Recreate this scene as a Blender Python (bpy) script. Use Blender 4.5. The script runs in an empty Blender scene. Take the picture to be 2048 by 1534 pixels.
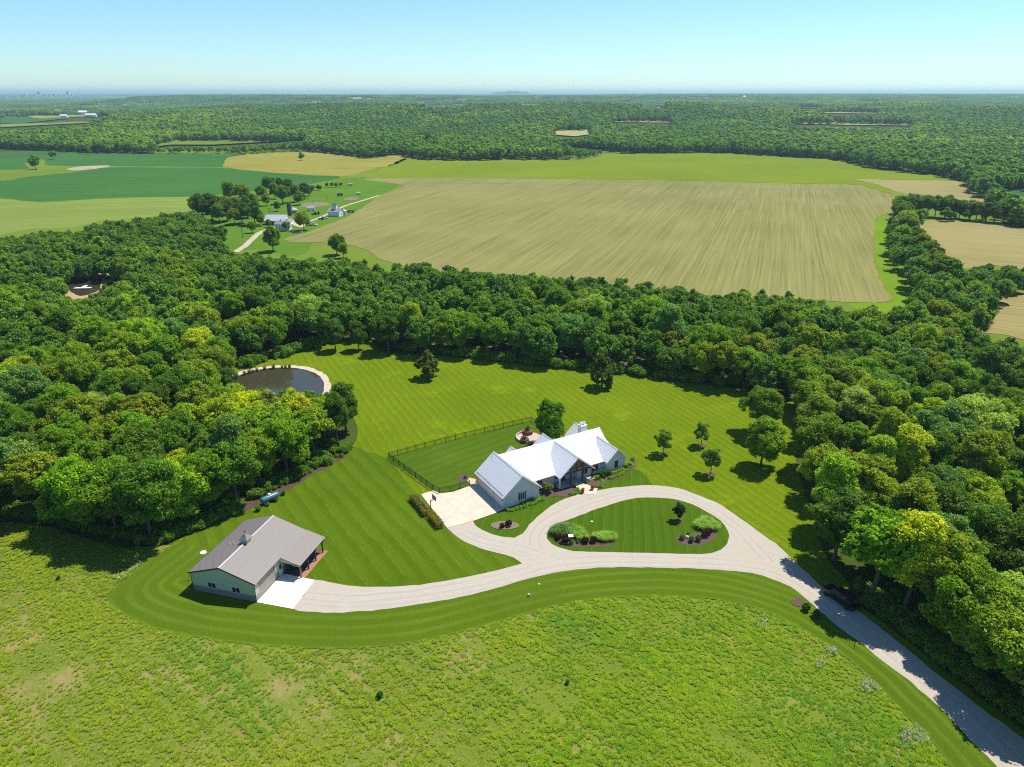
import bpy, bmesh, math, random
import numpy as np
from mathutils import Vector, Matrix
from math import radians as RAD, sin, cos, pi
SC = bpy.context.scene
COL = SC.collection
# ---------------------------------------------------------------- camera, world, sun, exposure
FPX, CAMH = 1420.0, 72.0                       # focal length in pixels of the 2048 wide photograph; camera height
PITCH = math.atan((767 - 186) / FPX)
cam = bpy.data.cameras.new('camera'); cam_o = bpy.data.objects.new('camera', cam); COL.objects.link(cam_o)
cam.sensor_width = 36; cam.lens = FPX / 2048 * 36; cam.clip_start = 1; cam.clip_end = 120000
cam_o.location = (0, 0, CAMH); cam_o.rotation_euler = (pi / 2 - PITCH, 0, 0)
SC.camera = cam_o
SUN_EL, SUN_AZ = RAD(62), RAD(52)              # azimuth clockwise from +Y
w = bpy.data.worlds.new('World'); SC.world = w; w.use_nodes = True
nt = w.node_tree; bg = nt.nodes['Background']
sky = nt.nodes.new('ShaderNodeTexSky'); sky.sky_type = 'NISHITA'; sky.sun_disc = False
sky.sun_elevation = SUN_EL; sky.sun_rotation = SUN_AZ; sky.altitude = 300
sky.air_density = 1.0; sky.dust_density = 0.1; sky.ozone_density = 4.0
skm = nt.nodes.new('ShaderNodeMix'); skm.data_type = 'RGBA'; skm.blend_type = 'MULTIPLY'; skm.inputs[0].default_value = 1
skm.inputs[7].default_value = (0.80, 1.02, 1.12, 1); nt.links.new(sky.outputs[0], skm.inputs[6])
nt.links.new(skm.outputs[2], bg.inputs[0]); bg.inputs[1].default_value = 0.108
sun = bpy.data.lights.new('sun', 'SUN'); sun_o = bpy.data.objects.new('sun', sun); COL.objects.link(sun_o)
sun.energy = 5.0; sun.angle = RAD(0.5); sun.color = (1.0, 0.935, 0.81)
SV = Vector((sin(SUN_AZ) * cos(SUN_EL), cos(SUN_AZ) * cos(SUN_EL), sin(SUN_EL)))
sun_o.rotation_euler = SV.to_track_quat('Z', 'Y').to_euler()
SC.view_settings.view_transform = 'Standard'; SC.view_settings.look = 'None'
SC.view_settings.exposure = 0.38; SC.view_settings.gamma = 1.0
SC.render.engine = 'CYCLES'
SC.cycles.max_bounces = 6; SC.cycles.diffuse_bounces = 2; SC.cycles.glossy_bounces = 2
SC.cycles.transmission_bounces = 3; SC.cycles.transparent_max_bounces = 4; SC.cycles.volume_bounces = 0
SC.cycles.use_denoising = False; SC.cycles.filter_width = 1.1; SC.cycles.sample_clamp_indirect = 3.0
try: SC.cycles.denoiser = 'OPENIMAGEDENOISE'; SC.cycles.denoising_input_passes = 'RGB_ALBEDO_NORMAL'; SC.cycles.denoising_prefilter = 'ACCURATE'
except Exception: pass

# ---------------------------------------------------------------- survey: photograph pixel -> point on the ground
CP, SP = cos(PITCH), sin(PITCH)
def at(x, y, z=0.0):
    u = (x - 1024) / FPX; v = (767 - y) / FPX
    dy, dz = CP + v * SP, -SP + v * CP
    t = (z - CAMH) / dz
    return (u * t, dy * t)
def pxy(X, Y, Z):
    Z = np.asarray(Z) - CAMH; dep = Y * CP - Z * SP; up = Y * SP + Z * CP
    dep = np.where(dep < 1, 1, dep)
    return 1024 + FPX * X / dep, 767 - FPX * up / dep
def sm(x, a, b):
    t = np.clip((np.asarray(x, float) - a) / (b - a), 0, 1); return t * t * (3 - 2 * t)
def terrain(X, Y):
    X = np.asarray(X, float); Y = np.asarray(Y, float)
    D = np.hypot(X, Y)
    und = (np.sin(X / 310 + 1.3) * np.sin(Y / 270 + .4) + .6 * np.sin(X / 137 + Y / 190) + .5 * np.sin(X / 83 - Y / 111 + 2))
    t = und * (5.5 - 3.3 * sm(D, 2900, 4200)) * sm(D, 1100, 1900)
    ra = sm(X + .15 * Y, -1150, -420) * sm(Y, 1300, 2050) * (1 - sm(Y, 2250, 2800))
    rb = sm(X, -2650, -2050) * sm(Y, 3700, 4600) * (1 - .8 * sm(Y, 4900, 6200) * (1 - sm(X, 300, 1500)))
    rr = sm(X, -100, 1300) * (.42 * sm(Y, 1300, 2300) + .58 * sm(Y, 2800, 5200))
    t += np.maximum(np.maximum(27 * ra, 45 * rb), 44 * rr)
    t += 3.5 * np.sin(X / 900 + Y / 1300) * sm(D, 3500, 6000)
    t = t * (1 - sm(D, 8000, 11000) * .8) + 34 * sm(D, 10500, 17000) + 8 * np.sin(X / 1500 + .7) * np.sin(X / 3700 + Y / 5000) * sm(D, 9000, 14000)
    hx = 33 / FPX * 16000 * 1.0
    t += 62 * np.exp(-((X - 20) / 330) ** 2 - ((Y - 16000) / 700) ** 2)
    return t
def at_t(x, y):                                  # first hit of the sight line with the terrain
    u = (x - 1024) / FPX; v = (767 - y) / FPX
    d = np.array([u, CP + v * SP, -SP + v * CP])
    ts = np.concatenate([np.arange(20, 1000, 5), np.geomspace(1000, 26000, 1500)])
    P = d[None, :] * ts[:, None]
    h = CAMH + P[:, 2] - terrain(P[:, 0], P[:, 1])
    k = int(np.argmax(h <= 0)) if (h <= 0).any() else len(ts) - 1
    return (P[k, 0], P[k, 1])
def inpoly(x, y, poly):
    x = np.asarray(x, float); y = np.asarray(y, float); r = np.zeros(x.shape, bool); n = len(poly)
    for i in range(n):
        x0, y0 = poly[i]; x1, y1 = poly[(i + 1) % n]
        if y0 == y1: continue
        c = ((y0 > y) != (y1 > y)) & (x < (x1 - x0) * (y - y0) / (y1 - y0) + x0)
        r ^= c
    return r

# ---------------------------------------------------------------- object helpers
def tag(o, label=None, cat=None, group=None, kind=None):
    if label: o['label'] = label
    if cat: o['category'] = cat
    if group: o['group'] = group
    if kind: o['kind'] = kind
    return o
def empty(name, loc=(0, 0, 0), rz=0, sc=1):
    o = bpy.data.objects.new(name, None); COL.objects.link(o); o.location = loc; o.rotation_euler = (0, 0, rz)
    o.scale = (sc, sc, sc) if isinstance(sc, (int, float)) else sc
    o.empty_display_size = .1
    return o
def link(name, me, parent=None, loc=None, rz=0, sc=1):
    o = bpy.data.objects.new(name, me); COL.objects.link(o)
    if parent: o.parent = parent
    if loc is not None: o.location = loc
    if rz: o.rotation_euler = (0, 0, rz)
    if sc != 1: o.scale = (sc, sc, sc) if isinstance(sc, (int, float)) else sc
    return o
def mesh_np(name, V, F, mats, smooth=False):
    me = bpy.data.meshes.new(name); V = np.asarray(V, np.float32); F = np.asarray(F, np.int32); k = F.shape[1]
    me.vertices.add(len(V)); me.vertices.foreach_set('co', V.ravel())
    me.loops.add(F.size); me.loops.foreach_set('vertex_index', F.ravel())
    me.polygons.add(len(F)); me.polygons.foreach_set('loop_start', np.arange(0, F.size, k, dtype=np.int32))
    me.polygons.foreach_set('loop_total', np.full(len(F), k, np.int32))
    if smooth: me.polygons.foreach_set('use_smooth', np.ones(len(F), bool))
    for m in (mats if isinstance(mats, (list, tuple)) else [mats]): me.materials.append(m)
    me.update(calc_edges=True); return me
class MB:
    def __init__(s): s.v = []; s.f = []; s.m = []; s.mats = []
    def mi(s, m):
        if m not in s.mats: s.mats.append(m)
        return s.mats.index(m)
    def add(s, vs, fs, m):
        b = len(s.v); s.v += [tuple(p) for p in vs]; i = s.mi(m)
        for f in fs: s.f.append([b + k for k in f]); s.m.append(i)
        return s
    def box(s, x0, y0, z0, x1, y1, z1, m):
        vs = [(x0, y0, z0), (x1, y0, z0), (x1, y1, z0), (x0, y1, z0), (x0, y0, z1), (x1, y0, z1), (x1, y1, z1), (x0, y1, z1)]
        return s.add(vs, [(0, 3, 2, 1), (4, 5, 6, 7), (0, 1, 5, 4), (1, 2, 6, 5), (2, 3, 7, 6), (3, 0, 4, 7)], m)
    def prism(s, pts, d, m):                     # pts: 3D outline, d: extrusion vector
        n = len(pts); d = Vector(d); a = [Vector(p) for p in pts]; b = [p + d for p in a]
        return s.add(a + b, [list(range(n))[::-1], list(range(n, 2 * n))] + [(i, (i + 1) % n, n + (i + 1) % n, n + i) for i in range(n)], m)
    def cyl(s, p0, p1, r0, r1, n, m, caps=True):
        p0 = Vector(p0); p1 = Vector(p1); ax = (p1 - p0).normalized()
        e = ax.orthogonal().normalized(); g = ax.cross(e)
        vs = [p0 + (e * cos(2 * pi * i / n) + g * sin(2 * pi * i / n)) * r0 for i in range(n)] + \
             [p1 + (e * cos(2 * pi * i / n) + g * sin(2 * pi * i / n)) * r1 for i in range(n)]
        fs = [(i, (i + 1) % n, n + (i + 1) % n, n + i) for i in range(n)]
        if caps: fs += [list(range(n))[::-1], list(range(n, 2 * n))]
        return s.add(vs, fs, m)
    def beam(s, p0, p1, wd, m, up=(0, 0, 1)):
        p0 = Vector(p0); p1 = Vector(p1); ax = (p1 - p0).normalized(); e = ax.cross(Vector(up))
        if e.length < 1e-3: e = ax.orthogonal()
        e.normalize(); g = e.cross(ax); h = wd / 2
        c = [(-h, -h), (h, -h), (h, h), (-h, h)]
        vs = [p0 + e * a + g * b for a, b in c] + [p1 + e * a + g * b for a, b in c]
        return s.add(vs, [(3, 2, 1, 0), (4, 5, 6, 7), (0, 1, 5, 4), (1, 2, 6, 5), (2, 3, 7, 6), (3, 0, 4, 7)], m)
    def slab(s, e0, e1, r1, r0, m, th=.1, rib=0, ribh=.045, ribw=.05, mr=None):   # roof plane: eave e0-e1, ridge r0-r1
        e0, e1, r0, r1 = map(Vector, (e0, e1, r0, r1)); n = (e1 - e0).cross(r0 - e0).normalized()
        if n.z < 0: n = -n
        s.prism([e0, e1, r1, r0], -n * th, m)
        if rib:
            L = (e1 - e0).length; k = max(1, int(L / rib)); along = (e1 - e0).normalized()
            for i in range(k + 1):
                t = i / k; a = e0.lerp(e1, t); b = r0.lerp(r1, t)
                sh = along * ribw * (.5 if i == 0 else -.5 if i == k else 0)
                a += sh; b += sh
                h = along * ribw / 2
                s.prism([a - h + n * .002, a + h + n * .002, b + h + n * .002, b - h + n * .002], n * ribh, mr or m)
        return s
    def build(s, name, parent=None, smooth=False, loc=None, bev=0):
        me = bpy.data.meshes.new(name); me.from_pydata(s.v, [], s.f)
        for m in s.mats: me.materials.append(m)
        me.polygons.foreach_set('material_index', s.m)
        if smooth: me.polygons.foreach_set('use_smooth', [True] * len(s.f))
        bm = bmesh.new(); bm.from_mesh(me); bmesh.ops.recalc_face_normals(bm, faces=bm.faces)
        if bev: bmesh.ops.bevel(bm, geom=bm.edges[:], offset=bev, segments=2, affect='EDGES')
        bm.to_mesh(me); bm.free(); me.update()
        return link(name, me, parent, loc)

# ---------------------------------------------------------------- materials
class N:
    def __init__(s, name):
        s.m = bpy.data.materials.new(name); s.m.use_nodes = True; s.t = s.m.node_tree
        s.b = s.t.nodes['Principled BSDF']; s.out = s.t.nodes['Material Output']
    def n(s, typ, **k):
        x = s.t.nodes.new('ShaderNode' + typ)
        for a, v in k.items(): setattr(x, a, v)
        return x
    def l(s, a, b): s.t.links.new(a, b)
    def val(s, sock, v):
        if isinstance(v, (int, float, tuple)): sock.default_value = v
        else: s.l(v, sock)
    def math(s, op, a, b=0.0, c=0.0):
        x = s.n('Math', operation=op); s.val(x.inputs[0], a); s.val(x.inputs[1], b); s.val(x.inputs[2], c); return x.outputs[0]
    def noise(s, scale, detail=3, vec=None, rough=.55):
        x = s.n('TexNoise'); x.inputs['Scale'].default_value = scale; x.inputs['Detail'].default_value = detail
        x.inputs['Roughness'].default_value = rough
        s.l(vec if vec is not None else s.pos(), x.inputs['Vector']); return x.outputs[0]
    def pos(s):
        if not hasattr(s, '_p'): s._p = s.n('NewGeometry').outputs['Position']
        return s._p
    def mix(s, f, a, b, mode='MIX'):
        x = s.n('Mix', data_type='RGBA', blend_type=mode); s.val(x.inputs[0], f)
        for i, v in ((6, a), (7, b)):
            if isinstance(v, tuple): x.inputs[i].default_value = (*v[:3], 1)
            else: s.l(v, x.inputs[i])
        return x.outputs[2]
    def step(s, v, lo, hi):
        x = s.n('MapRange'); s.val(x.inputs[0], v); x.inputs[1].default_value = lo; x.inputs[2].default_value = hi; return x.outputs[0]
    def rot(s, ang, sc=(1, 1, 1), vec=None):     # coordinates whose Y axis points along ang (degrees)
        x = s.n('Mapping'); x.vector_type = 'TEXTURE'; x.inputs['Rotation'].default_value = (0, 0, RAD(ang - 90)); 
        s.l(vec if vec is not None else s.pos(), x.inputs[0])
        y = s.n('Mapping'); y.inputs['Scale'].default_value = sc; s.l(x.outputs[0], y.inputs[0]); return y.outputs[0]
    def sep(s, v, i): x = s.n('SeparateXYZ'); s.l(v, x.inputs[0]); return x.outputs[i]
    def fin(s, col, rough=.9, spec=.2, bump=None, bs=.3, bd=.05):
        s.val(s.b.inputs['Base Color'], (*col, 1) if isinstance(col, tuple) else col)
        s.val(s.b.inputs['Roughness'], rough); s.b.inputs['Specular IOR Level'].default_value = spec
        if bump is not None:
            x = s.n('Bump'); x.inputs['Strength'].default_value = bs; x.inputs['Distance'].default_value = bd
            s.l(bump, x.inputs['Height']); s.l(x.outputs[0], s.b.inputs['Normal'])
        return s.m
def plain(name, c, rough=.6, spec=.3, metal=0, var=.12, sc=3):
    k = N(name); nz = k.noise(sc, 4); d = tuple(x * (1 - var) for x in c); e = tuple(min(1, x * (1 + var)) for x in c)
    k.b.inputs['Metallic'].default_value = metal
    return k.fin(k.mix(nz, d, e), rough, spec)

def grass(name, a, b, c, ang, period, depth=.25, line=0.0, clover=.5, big=.035, rough=.9):
    """mown grass: colours a dark, b light, c clover/yellow patches; stripes run along ang"""
    k = N(name)
    col = k.mix(k.step(k.noise(big, 5), .35, .68), a, b)
    col = k.mix(k.math('MULTIPLY', k.step(k.noise(big * 2.6, 6, rough=.68), .56, .72), clover), col, c)
    fine = k.noise(5.5, 4, rough=.8)
    col = k.mix(.55, col, k.mix(k.step(fine, .3, .7), tuple(x * .55 for x in a), tuple(x * 1.25 for x in b)))
    if period:
        r = k.rot(ang); wob = k.math('MULTIPLY', k.noise(.07, 2), 1.4)
        x = k.math('DIVIDE', k.math('ADD', k.sep(r, 0), wob), period)
        sinv = k.math('MULTIPLY_ADD', k.math('SINE', k.math('MULTIPLY', x, 2 * pi)), .5, .5)
        amt = k.math('MULTIPLY', k.step(k.noise(.05, 3), .2, .65), depth)
        st = k.step(sinv, .15, .85)
        col = k.mix(k.math('MULTIPLY', st, amt), col, tuple(y * 1.45 for y in b), 'MIX')
        if line:
            fr = k.math('PINGPONG', x, .5); ln = k.math('LESS_THAN', fr, .05)
            brk = k.step(k.noise(.5, 3), .4, .6)
            col = k.mix(k.math('MULTIPLY', k.math('MULTIPLY', ln, brk), line), col, tuple(min(1, y * 2.6 + .02) for y in b))
    return k.fin(col, rough, .0, fine, .8, .14)
def rowfield(name, a, b, ang, period, depth=.3, rows=1.6, nz=.012, tram=1):
    k = N(name); col = k.mix(k.step(k.noise(nz, 4), .35, .65), a, b)
    r = k.rot(ang, (1, .012, 1)); st = k.noise(rows, 4, r, .7)
    col = k.mix(k.step(st, .3, .75), k.mix(.45, col, (a[0] * .5, a[1] * .6, a[2] * .5)), k.mix(.5, col, tuple(min(1, x * 1.4) for x in b)))
    if tram:
        rr = k.rot(ang); x = k.math('DIVIDE', k.math('ADD', k.sep(rr, 0), k.math('MULTIPLY', k.noise(.006, 2), 8)), period)
        fr = k.math('PINGPONG', x, .5); ln = k.step(k.math('ABSOLUTE', k.math('SUBTRACT', fr, .035)), .016, .005)
        am = k.math('MULTIPLY', k.step(k.noise(.01, 2), .3, .6), depth)
        col = k.mix(k.math('MULTIPLY', ln, am), col, (a[0] * .45, a[1] * .6, a[2] * .35))
    return k.fin(col, .95, .0, k.noise(3, 3), .6, .25)

M = {}
def leafmat(name, instanced=False, trans=.35):
    k = N(name)
    if instanced:
        oi = k.n('ObjectInfo'); rr = k.n('ValToRGB'); e = rr.color_ramp; e.interpolation = 'LINEAR'
        cols = [(0, (.045, .110, .014)), (.2, (.075, .165, .020)), (.36, (.120, .235, .025)), (.5, (.160, .285, .028)), (.6, (.105, .215, .036)), (.72, (.22, .340, .028)), (.86, (.32, .43, .030)), (1, (.38, .50, .040))]
        while len(e.elements) < len(cols): e.elements.new(.5)
        for q, (p, c) in zip(e.elements, cols): q.position = p; q.color = (*c, 1)
        wn = k.step(k.noise(.012, 4), .28, .72); wf_ = k.step(k.noise(.0022, 4), .33, .67)
        k.l(k.math('ADD', k.math('MULTIPLY_ADD', oi.outputs['Random'], .34, .09), k.math('ADD', k.math('MULTIPLY', wn, .33), k.math('MULTIPLY', wf_, .33))), rr.inputs[0]); base = rr.outputs[0]
    else:
        oi = k.n('ObjectInfo'); base = oi.outputs['Color']
    g = k.n('NewGeometry'); ri = g.outputs['Random Per Island']
    tc = k.n('TexCoord').outputs['Object']
    nz = k.step(k.noise(.45, 3, tc), .3, .7)
    col = k.mix(nz, k.mix(1.0, base, (.72, .8, .8), 'MULTIPLY'), k.mix(1.0, base, (1.35, 1.2, .95), 'MULTIPLY'))
    hs = k.n('HueSaturation'); k.l(col, hs.inputs['Color']); hs.inputs['Saturation'].default_value = 1.05
    k.l(k.math('MULTIPLY_ADD', ri, .8, .62), hs.inputs['Value'])
    k.l(k.math('MULTIPLY_ADD', ri, .03, .485), hs.inputs['Hue'])
    c = hs.outputs[0]
    k.l(c, k.b.inputs['Base Color']); k.b.inputs['Roughness'].default_value = .55; k.b.inputs['Specular IOR Level'].default_value = .2
    tr = k.n('BsdfTranslucent'); mm = k.mix(1.0, c, (1.35, 1.5, .5), 'MULTIPLY'); k.l(mm, tr.inputs[0])
    ms = k.n('MixShader'); ms.inputs[0].default_value = trans
    k.l(k.b.outputs[0], ms.inputs[1]); k.l(tr.outputs[0], ms.inputs[2]); k.l(ms.outputs[0], k.out.inputs[0])
    return k.m
M['leaf'] = leafmat('leaf'); M['leaf_inst'] = leafmat('leaf_inst', True)
def barkmat(name, a, b):
    k = N(name); tc = k.n('TexCoord').outputs['Object']; mp = k.n('Mapping'); mp.inputs['Scale'].default_value = (6, 6, 1); k.l(tc, mp.inputs[0])
    nz = k.noise(2, 4, mp.outputs[0]); return k.fin(k.mix(nz, a, b), .95, .1, nz, .6, .04)
M['bark'] = barkmat('bark', (.06, .045, .03), (.2, .165, .125))
M['dead'] = barkmat('dead_twigs', (.05, .045, .04), (.16, .14, .13))

# ---------------------------------------------------------------- foliage meshes
def crown_np(seed, R, H, z0, nl, nleaf, leaf, lob=(.28, .42), flat=1.0, cone=0, shell=.62, sub=None, low=-.9):
    g = np.random.default_rng(seed); a = H / 2; zc = z0 + a
    d = g.normal(size=(nl, 3)); d /= np.linalg.norm(d, axis=1)[:, None]; d[:, 2] = np.where(d[:, 2] < low, -d[:, 2], d[:, 2])
    C = d * (shell * g.uniform(.6, 1.12, nl)[:, None]) * np.array([R, R, a])
    if cone:
        tt = (C[:, 2] + a) / H; C[:, :2] *= (1 - cone * tt)[:, None]
    C[:, 2] += zc; lr = R * g.uniform(*lob, nl)
    if cone: lr *= (1 - .6 * cone * (C[:, 2] - z0) / H)
    C = np.vstack([C, [[0, 0, zc]]]); lr = np.append(lr, R * .5)
    cen = np.array([0, 0, zc - .2 * a])
    def shellpts(C, lr, n, lo, hi, bias):
        p = lr ** 2; p = p / p.sum(); L = g.choice(len(C), n, p=p)
        q = g.normal(size=(n, 3)); q /= np.linalg.norm(q, axis=1)[:, None]
        out = C[L] - cen; out /= (np.linalg.norm(out, axis=1)[:, None] + 1e-6)
        dot = (q * out).sum(1); flip = (dot < -.3) & (g.random(n) < bias); q[flip] -= 2 * dot[flip][:, None] * out[flip]
        return C[L] + q * (lr[L] * g.uniform(lo, hi, n))[:, None] * np.array([1, 1, .88 * flat]), q
    if sub:                                      # leaf clumps on the lobes, then leaves on the clumps
        ns, sr = sub; P, q = shellpts(C, lr, ns, .6, 1.12, .85)
        keep = np.ones(ns, bool)
        for c, r in zip(C, lr): keep &= ~(np.linalg.norm(P - c, axis=1) < r * .55)
        P = P[keep]; C2 = P; l2 = g.uniform(*sr, len(P)); P, q2 = shellpts(C2, l2, nleaf, .45, 1.15, .6)
    else:
        P, q2 = shellpts(C, lr, nleaf, .66, 1.15, .85); keep = np.ones(nleaf, bool)
        for c, r in zip(C, lr): keep &= ~((np.linalg.norm(P - c, axis=1) < r * .6) & (g.random(nleaf) < .85))
        P, q2 = P[keep], q2[keep]
    n = len(P); P[:, 2] = np.maximum(P[:, 2], .05)
    nn = q2 + .65 * g.normal(size=(n, 3)) + np.array([0, 0, .4]); nn /= np.linalg.norm(nn, axis=1)[:, None]
    t = np.cross(nn, g.normal(size=(n, 3))); t /= np.linalg.norm(t, axis=1)[:, None]; b = np.cross(nn, t)
    s = (leaf * g.uniform(.55, 1.3, n))[:, None]
    V = np.stack([P - t * s, P - b * s * .6 + nn * s * .15, P + t * s, P + b * s * .6 + nn * s * .15], 1).reshape(-1, 3)
    F = np.arange(n * 4).reshape(-1, 4)
    return V, F
def trunk_mb(seed, H, z0, R, r=.28, n=7, nb=6):
    g = random.Random(seed); mb = MB(); b = M['bark']; lean = Vector((g.uniform(-.25, .25), g.uniform(-.25, .25), 0))
    p = Vector((0, 0, -.1)); top = Vector((lean.x, lean.y, z0 + H * .45)); k = 5; pts = [p.lerp(top, i / k) + Vector((g.uniform(-.1, .1), g.uniform(-.1, .1), 0)) * (i > 0) for i in range(k + 1)]
    for i in range(k):
        mb.cyl(pts[i], pts[i + 1], r * (1 - .13 * i) * (1.35 if i == 0 else 1), r * (1 - .13 * (i + 1)), n, b)
    for i in range(nb):
        a = i * 2 * pi / nb + g.uniform(-.4, .4); s = pts[2].lerp(pts[5], g.uniform(.1, .95)); e = Vector((cos(a) * R * g.uniform(.45, .75), sin(a) * R * g.uniform(.45, .75), z0 + H * g.uniform(.45, .75)))
        mid = s.lerp(e, .5) + Vector((0, 0, -.3)); mb.cyl(s, mid, r * .4, r * .26, 5, b); mb.cyl(mid, e, r * .26, r * .08, 5, b)
    return mb
# ---------------------------------------------------------------- the setting
M['ground'] = None
k = N('forest_ground')
k.fin(k.mix(k.step(k.noise(.02, 5), .35, .65), (.040, .070, .012), (.07, .085, .022)), .95, .0, k.noise(1.2, 4), .6, .3); M['ground'] = k.m
na, nr = 361, 430
rs = np.concatenate([[0], np.geomspace(15, 27000, nr)])
th = np.concatenate([np.linspace(-pi, pi, na)[:-1]])
# finer in front of the camera
th = np.concatenate([np.linspace(RAD(35), RAD(145), 330), np.linspace(RAD(145), RAD(395), 90)[1:-1]])
na = len(th)
X = rs[1:, None] * np.cos(th)[None]; Y = rs[1:, None] * np.sin(th)[None]
Z = terrain(X, np.where(Y > 0, Y, 0)) * sm(Y, 0, 500)
V = np.vstack([[[0, 0, 0]], np.stack([X, Y, Z], -1).reshape(-1, 3)])
fr = []
for i in range(nr - 1):
    a = 1 + i * na + np.arange(na); b = 1 + i * na + (np.arange(na) + 1) % na
    fr.append(np.stack([a, b, b + na, a + na], 1))
inner = 1 + np.arange(na); innb = 1 + (np.arange(na) + 1) % na
F = np.vstack(fr + [np.stack([np.zeros(na, int), inner, innb, innb], 1)[:0]])
me = mesh_np('ground', V, F, M['ground'], True)
ground = link('ground', me); tag(ground, 'rolling dark green land stretching to the horizon', kind='structure')
gc = MB(); gc_pts = [tuple(V[i]) for i in range(1, na + 1)]
bm = bmesh.new(); bm.from_mesh(me); bm.verts.ensure_lookup_table(); bm.faces.new([bm.verts[i] for i in range(1, na + 1)])
bmesh.ops.recalc_face_normals(bm, faces=bm.faces); bm.to_mesh(me); bm.free()

def smooth_ring(pts, closed=True, step=1.5):
    P = [np.array(p, float) for p in pts]; n = len(P); out = []
    for i in range(n if closed else n - 1):
        p0, p1, p2, p3 = (P[(i - 1) % n] if closed or i > 0 else P[0]), P[i], P[(i + 1) % n], (P[(i + 2) % n] if closed or i + 2 < n else P[-1])
        L = np.linalg.norm(p2 - p1); m = max(1, min(40, int(L / step)))
        for j in range(m):
            t = j / m; out.append(.5 * (2 * p1 + (p2 - p0) * t + (2 * p0 - 5 * p1 + 4 * p2 - p3) * t * t + (3 * p1 - p0 - 3 * p2 + p3) * t ** 3))
    if not closed: out.append(P[-1])
    return out
def sheet(name, px, z, mat, smooth=True, step=1.5, jit=.08, world=False, seed=1, label=None, kind='structure', thick=0, parent=None):
    W = [p if world else at(*p) for p in px]
    if smooth: W = smooth_ring(W, True, step)
    g = random.Random(seed)
    if step >= 6 and not thick: jit = jit * 3.5
    if jit: W = [(p[0] + g.uniform(-jit, jit), p[1] + g.uniform(-jit, jit)) for p in W]
    bm = bmesh.new(); vs = [bm.verts.new((p[0], p[1], z)) for p in W]; f = bm.faces.new(vs)
    if f.normal.z < 0: f.normal_flip()
    bm.normal_update()
    if f.normal.z < 0: bmesh.ops.reverse_faces(bm, faces=[f])
    if thick:
        ret = bmesh.ops.extrude_face_region(bm, geom=[f]); bmesh.ops.translate(bm, vec=(0, 0, thick), verts=[v for v in ret['geom'] if isinstance(v, bmesh.types.BMVert)])
    bmesh.ops.triangulate(bm, faces=bm.faces[:]); bmesh.ops.recalc_face_normals(bm, faces=bm.faces)
    if not thick:
        for q in bm.faces:
            if q.normal.z < 0: q.normal_flip()
    me = bpy.data.meshes.new(name); bm.to_mesh(me); bm.free(); me.materials.append(mat)
    o = link(name, me, parent)
    if not parent: tag(o, label, kind=kind)
    return o
def terrain_sheet(name, px, mat, dz=.6, label=None, n=60):
    W = [at_t(*p) for p in px]; xs = [p[0] for p in W]; ys = [p[1] for p in W]
    gx = np.linspace(min(xs), max(xs), n); gy = np.linspace(min(ys), max(ys), n)
    X, Y = np.meshgrid(gx, gy); Z = terrain(X, Y) + dz
    i, j = np.meshgrid(np.arange(n - 1), np.arange(n - 1)); cx = (gx[i] + gx[i + 1]) / 2; cy = (gy[j] + gy[j + 1]) / 2
    ok = inpoly(cx, cy, W); a = (j * n + i)[ok]
    me = mesh_np(name, np.stack([X, Y, Z], -1).reshape(-1, 3), np.stack([a, a + 1, a + 1 + n, a + n], 1), mat)
    return tag(link(name, me), label, kind='structure')

# --- outlines traced on the photograph (pixels of the 2048 x 1534 picture, on the ground)
P_LAWN_LOW = [(345, 1090), (300, 1120), (258, 1153), (226, 1180), (211, 1193), (222, 1212), (250, 1232), (300, 1255), (380, 1273), (480, 1288), (600, 1297), (700, 1298), (800, 1290), (870, 1278), (950, 1258), (1030, 1235), (1120, 1212), (1200, 1200), (1280, 1194), (1380, 1195), (1450, 1203), (1530, 1222), (1588, 1250), (1639, 1282), (1687, 1311), (1730, 1351), (1767, 1386), (1808, 1430), (1861, 1480), (1901, 1534), (1960, 1600), (2010, 1660)]
P_DRIVE = [(587, 1219), (650, 1226), (720, 1224), (780, 1218), (840, 1209), (900, 1199), (960, 1186), (1004, 1174), (1048, 1161), (1106, 1147), (1165, 1139), (1209, 1136), (1282, 1136), (1400, 1139), (1502, 1147), (1560, 1165), (1580, 1175), (1615, 1201), (1674, 1252), (1722, 1287), (1768, 1325), (1821, 1365), (1888, 1424), (1939, 1480), (1995, 1534), (2060, 1610),
    (2240, 1620), (2130, 1545), (2048, 1480), (2008, 1450), (1955, 1413), (1901, 1370), (1861, 1338), (1821, 1306), (1789, 1279), (1757, 1255), (1730, 1231), (1714, 1220), (1644, 1175), (1615, 1148), (1588, 1124), (1560, 1095), (1517, 1064), (1484, 1040), (1458, 1021), (1429, 1004), (1399, 993), (1370, 981), (1335, 974), (1297, 971), (1253, 974), (1215, 978), (1188, 984), (1165, 987), (1150, 991), (1121, 1003), (1094, 1018), (1074, 1035), (1059, 1050), (1045, 1067), (1028, 1076), (1004, 1075), (983, 1070), (963, 1061), (951, 1052), (946, 1043), (920, 1050), (894, 1057), (905, 1068), (930, 1084), (960, 1097), (989, 1105), (1027, 1116), (1045, 1127), (1038, 1134), (1000, 1143), (960, 1150), (920, 1158), (860, 1168), (800, 1174), (740, 1175), (680, 1170), (630, 1162), (608, 1191)]
P_ISLAND = [(1276, 997), (1241, 1004), (1194, 1019), (1136, 1041), (1109, 1050), (1096, 1063), (1094, 1077), (1103, 1089), (1136, 1101), (1165, 1104), (1253, 1106), (1400, 1109), (1429, 1105), (1449, 1095), (1457, 1080), (1455, 1063), (1440, 1042), (1414, 1025), (1385, 1010), (1355, 1001), (1326, 997)]
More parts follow.
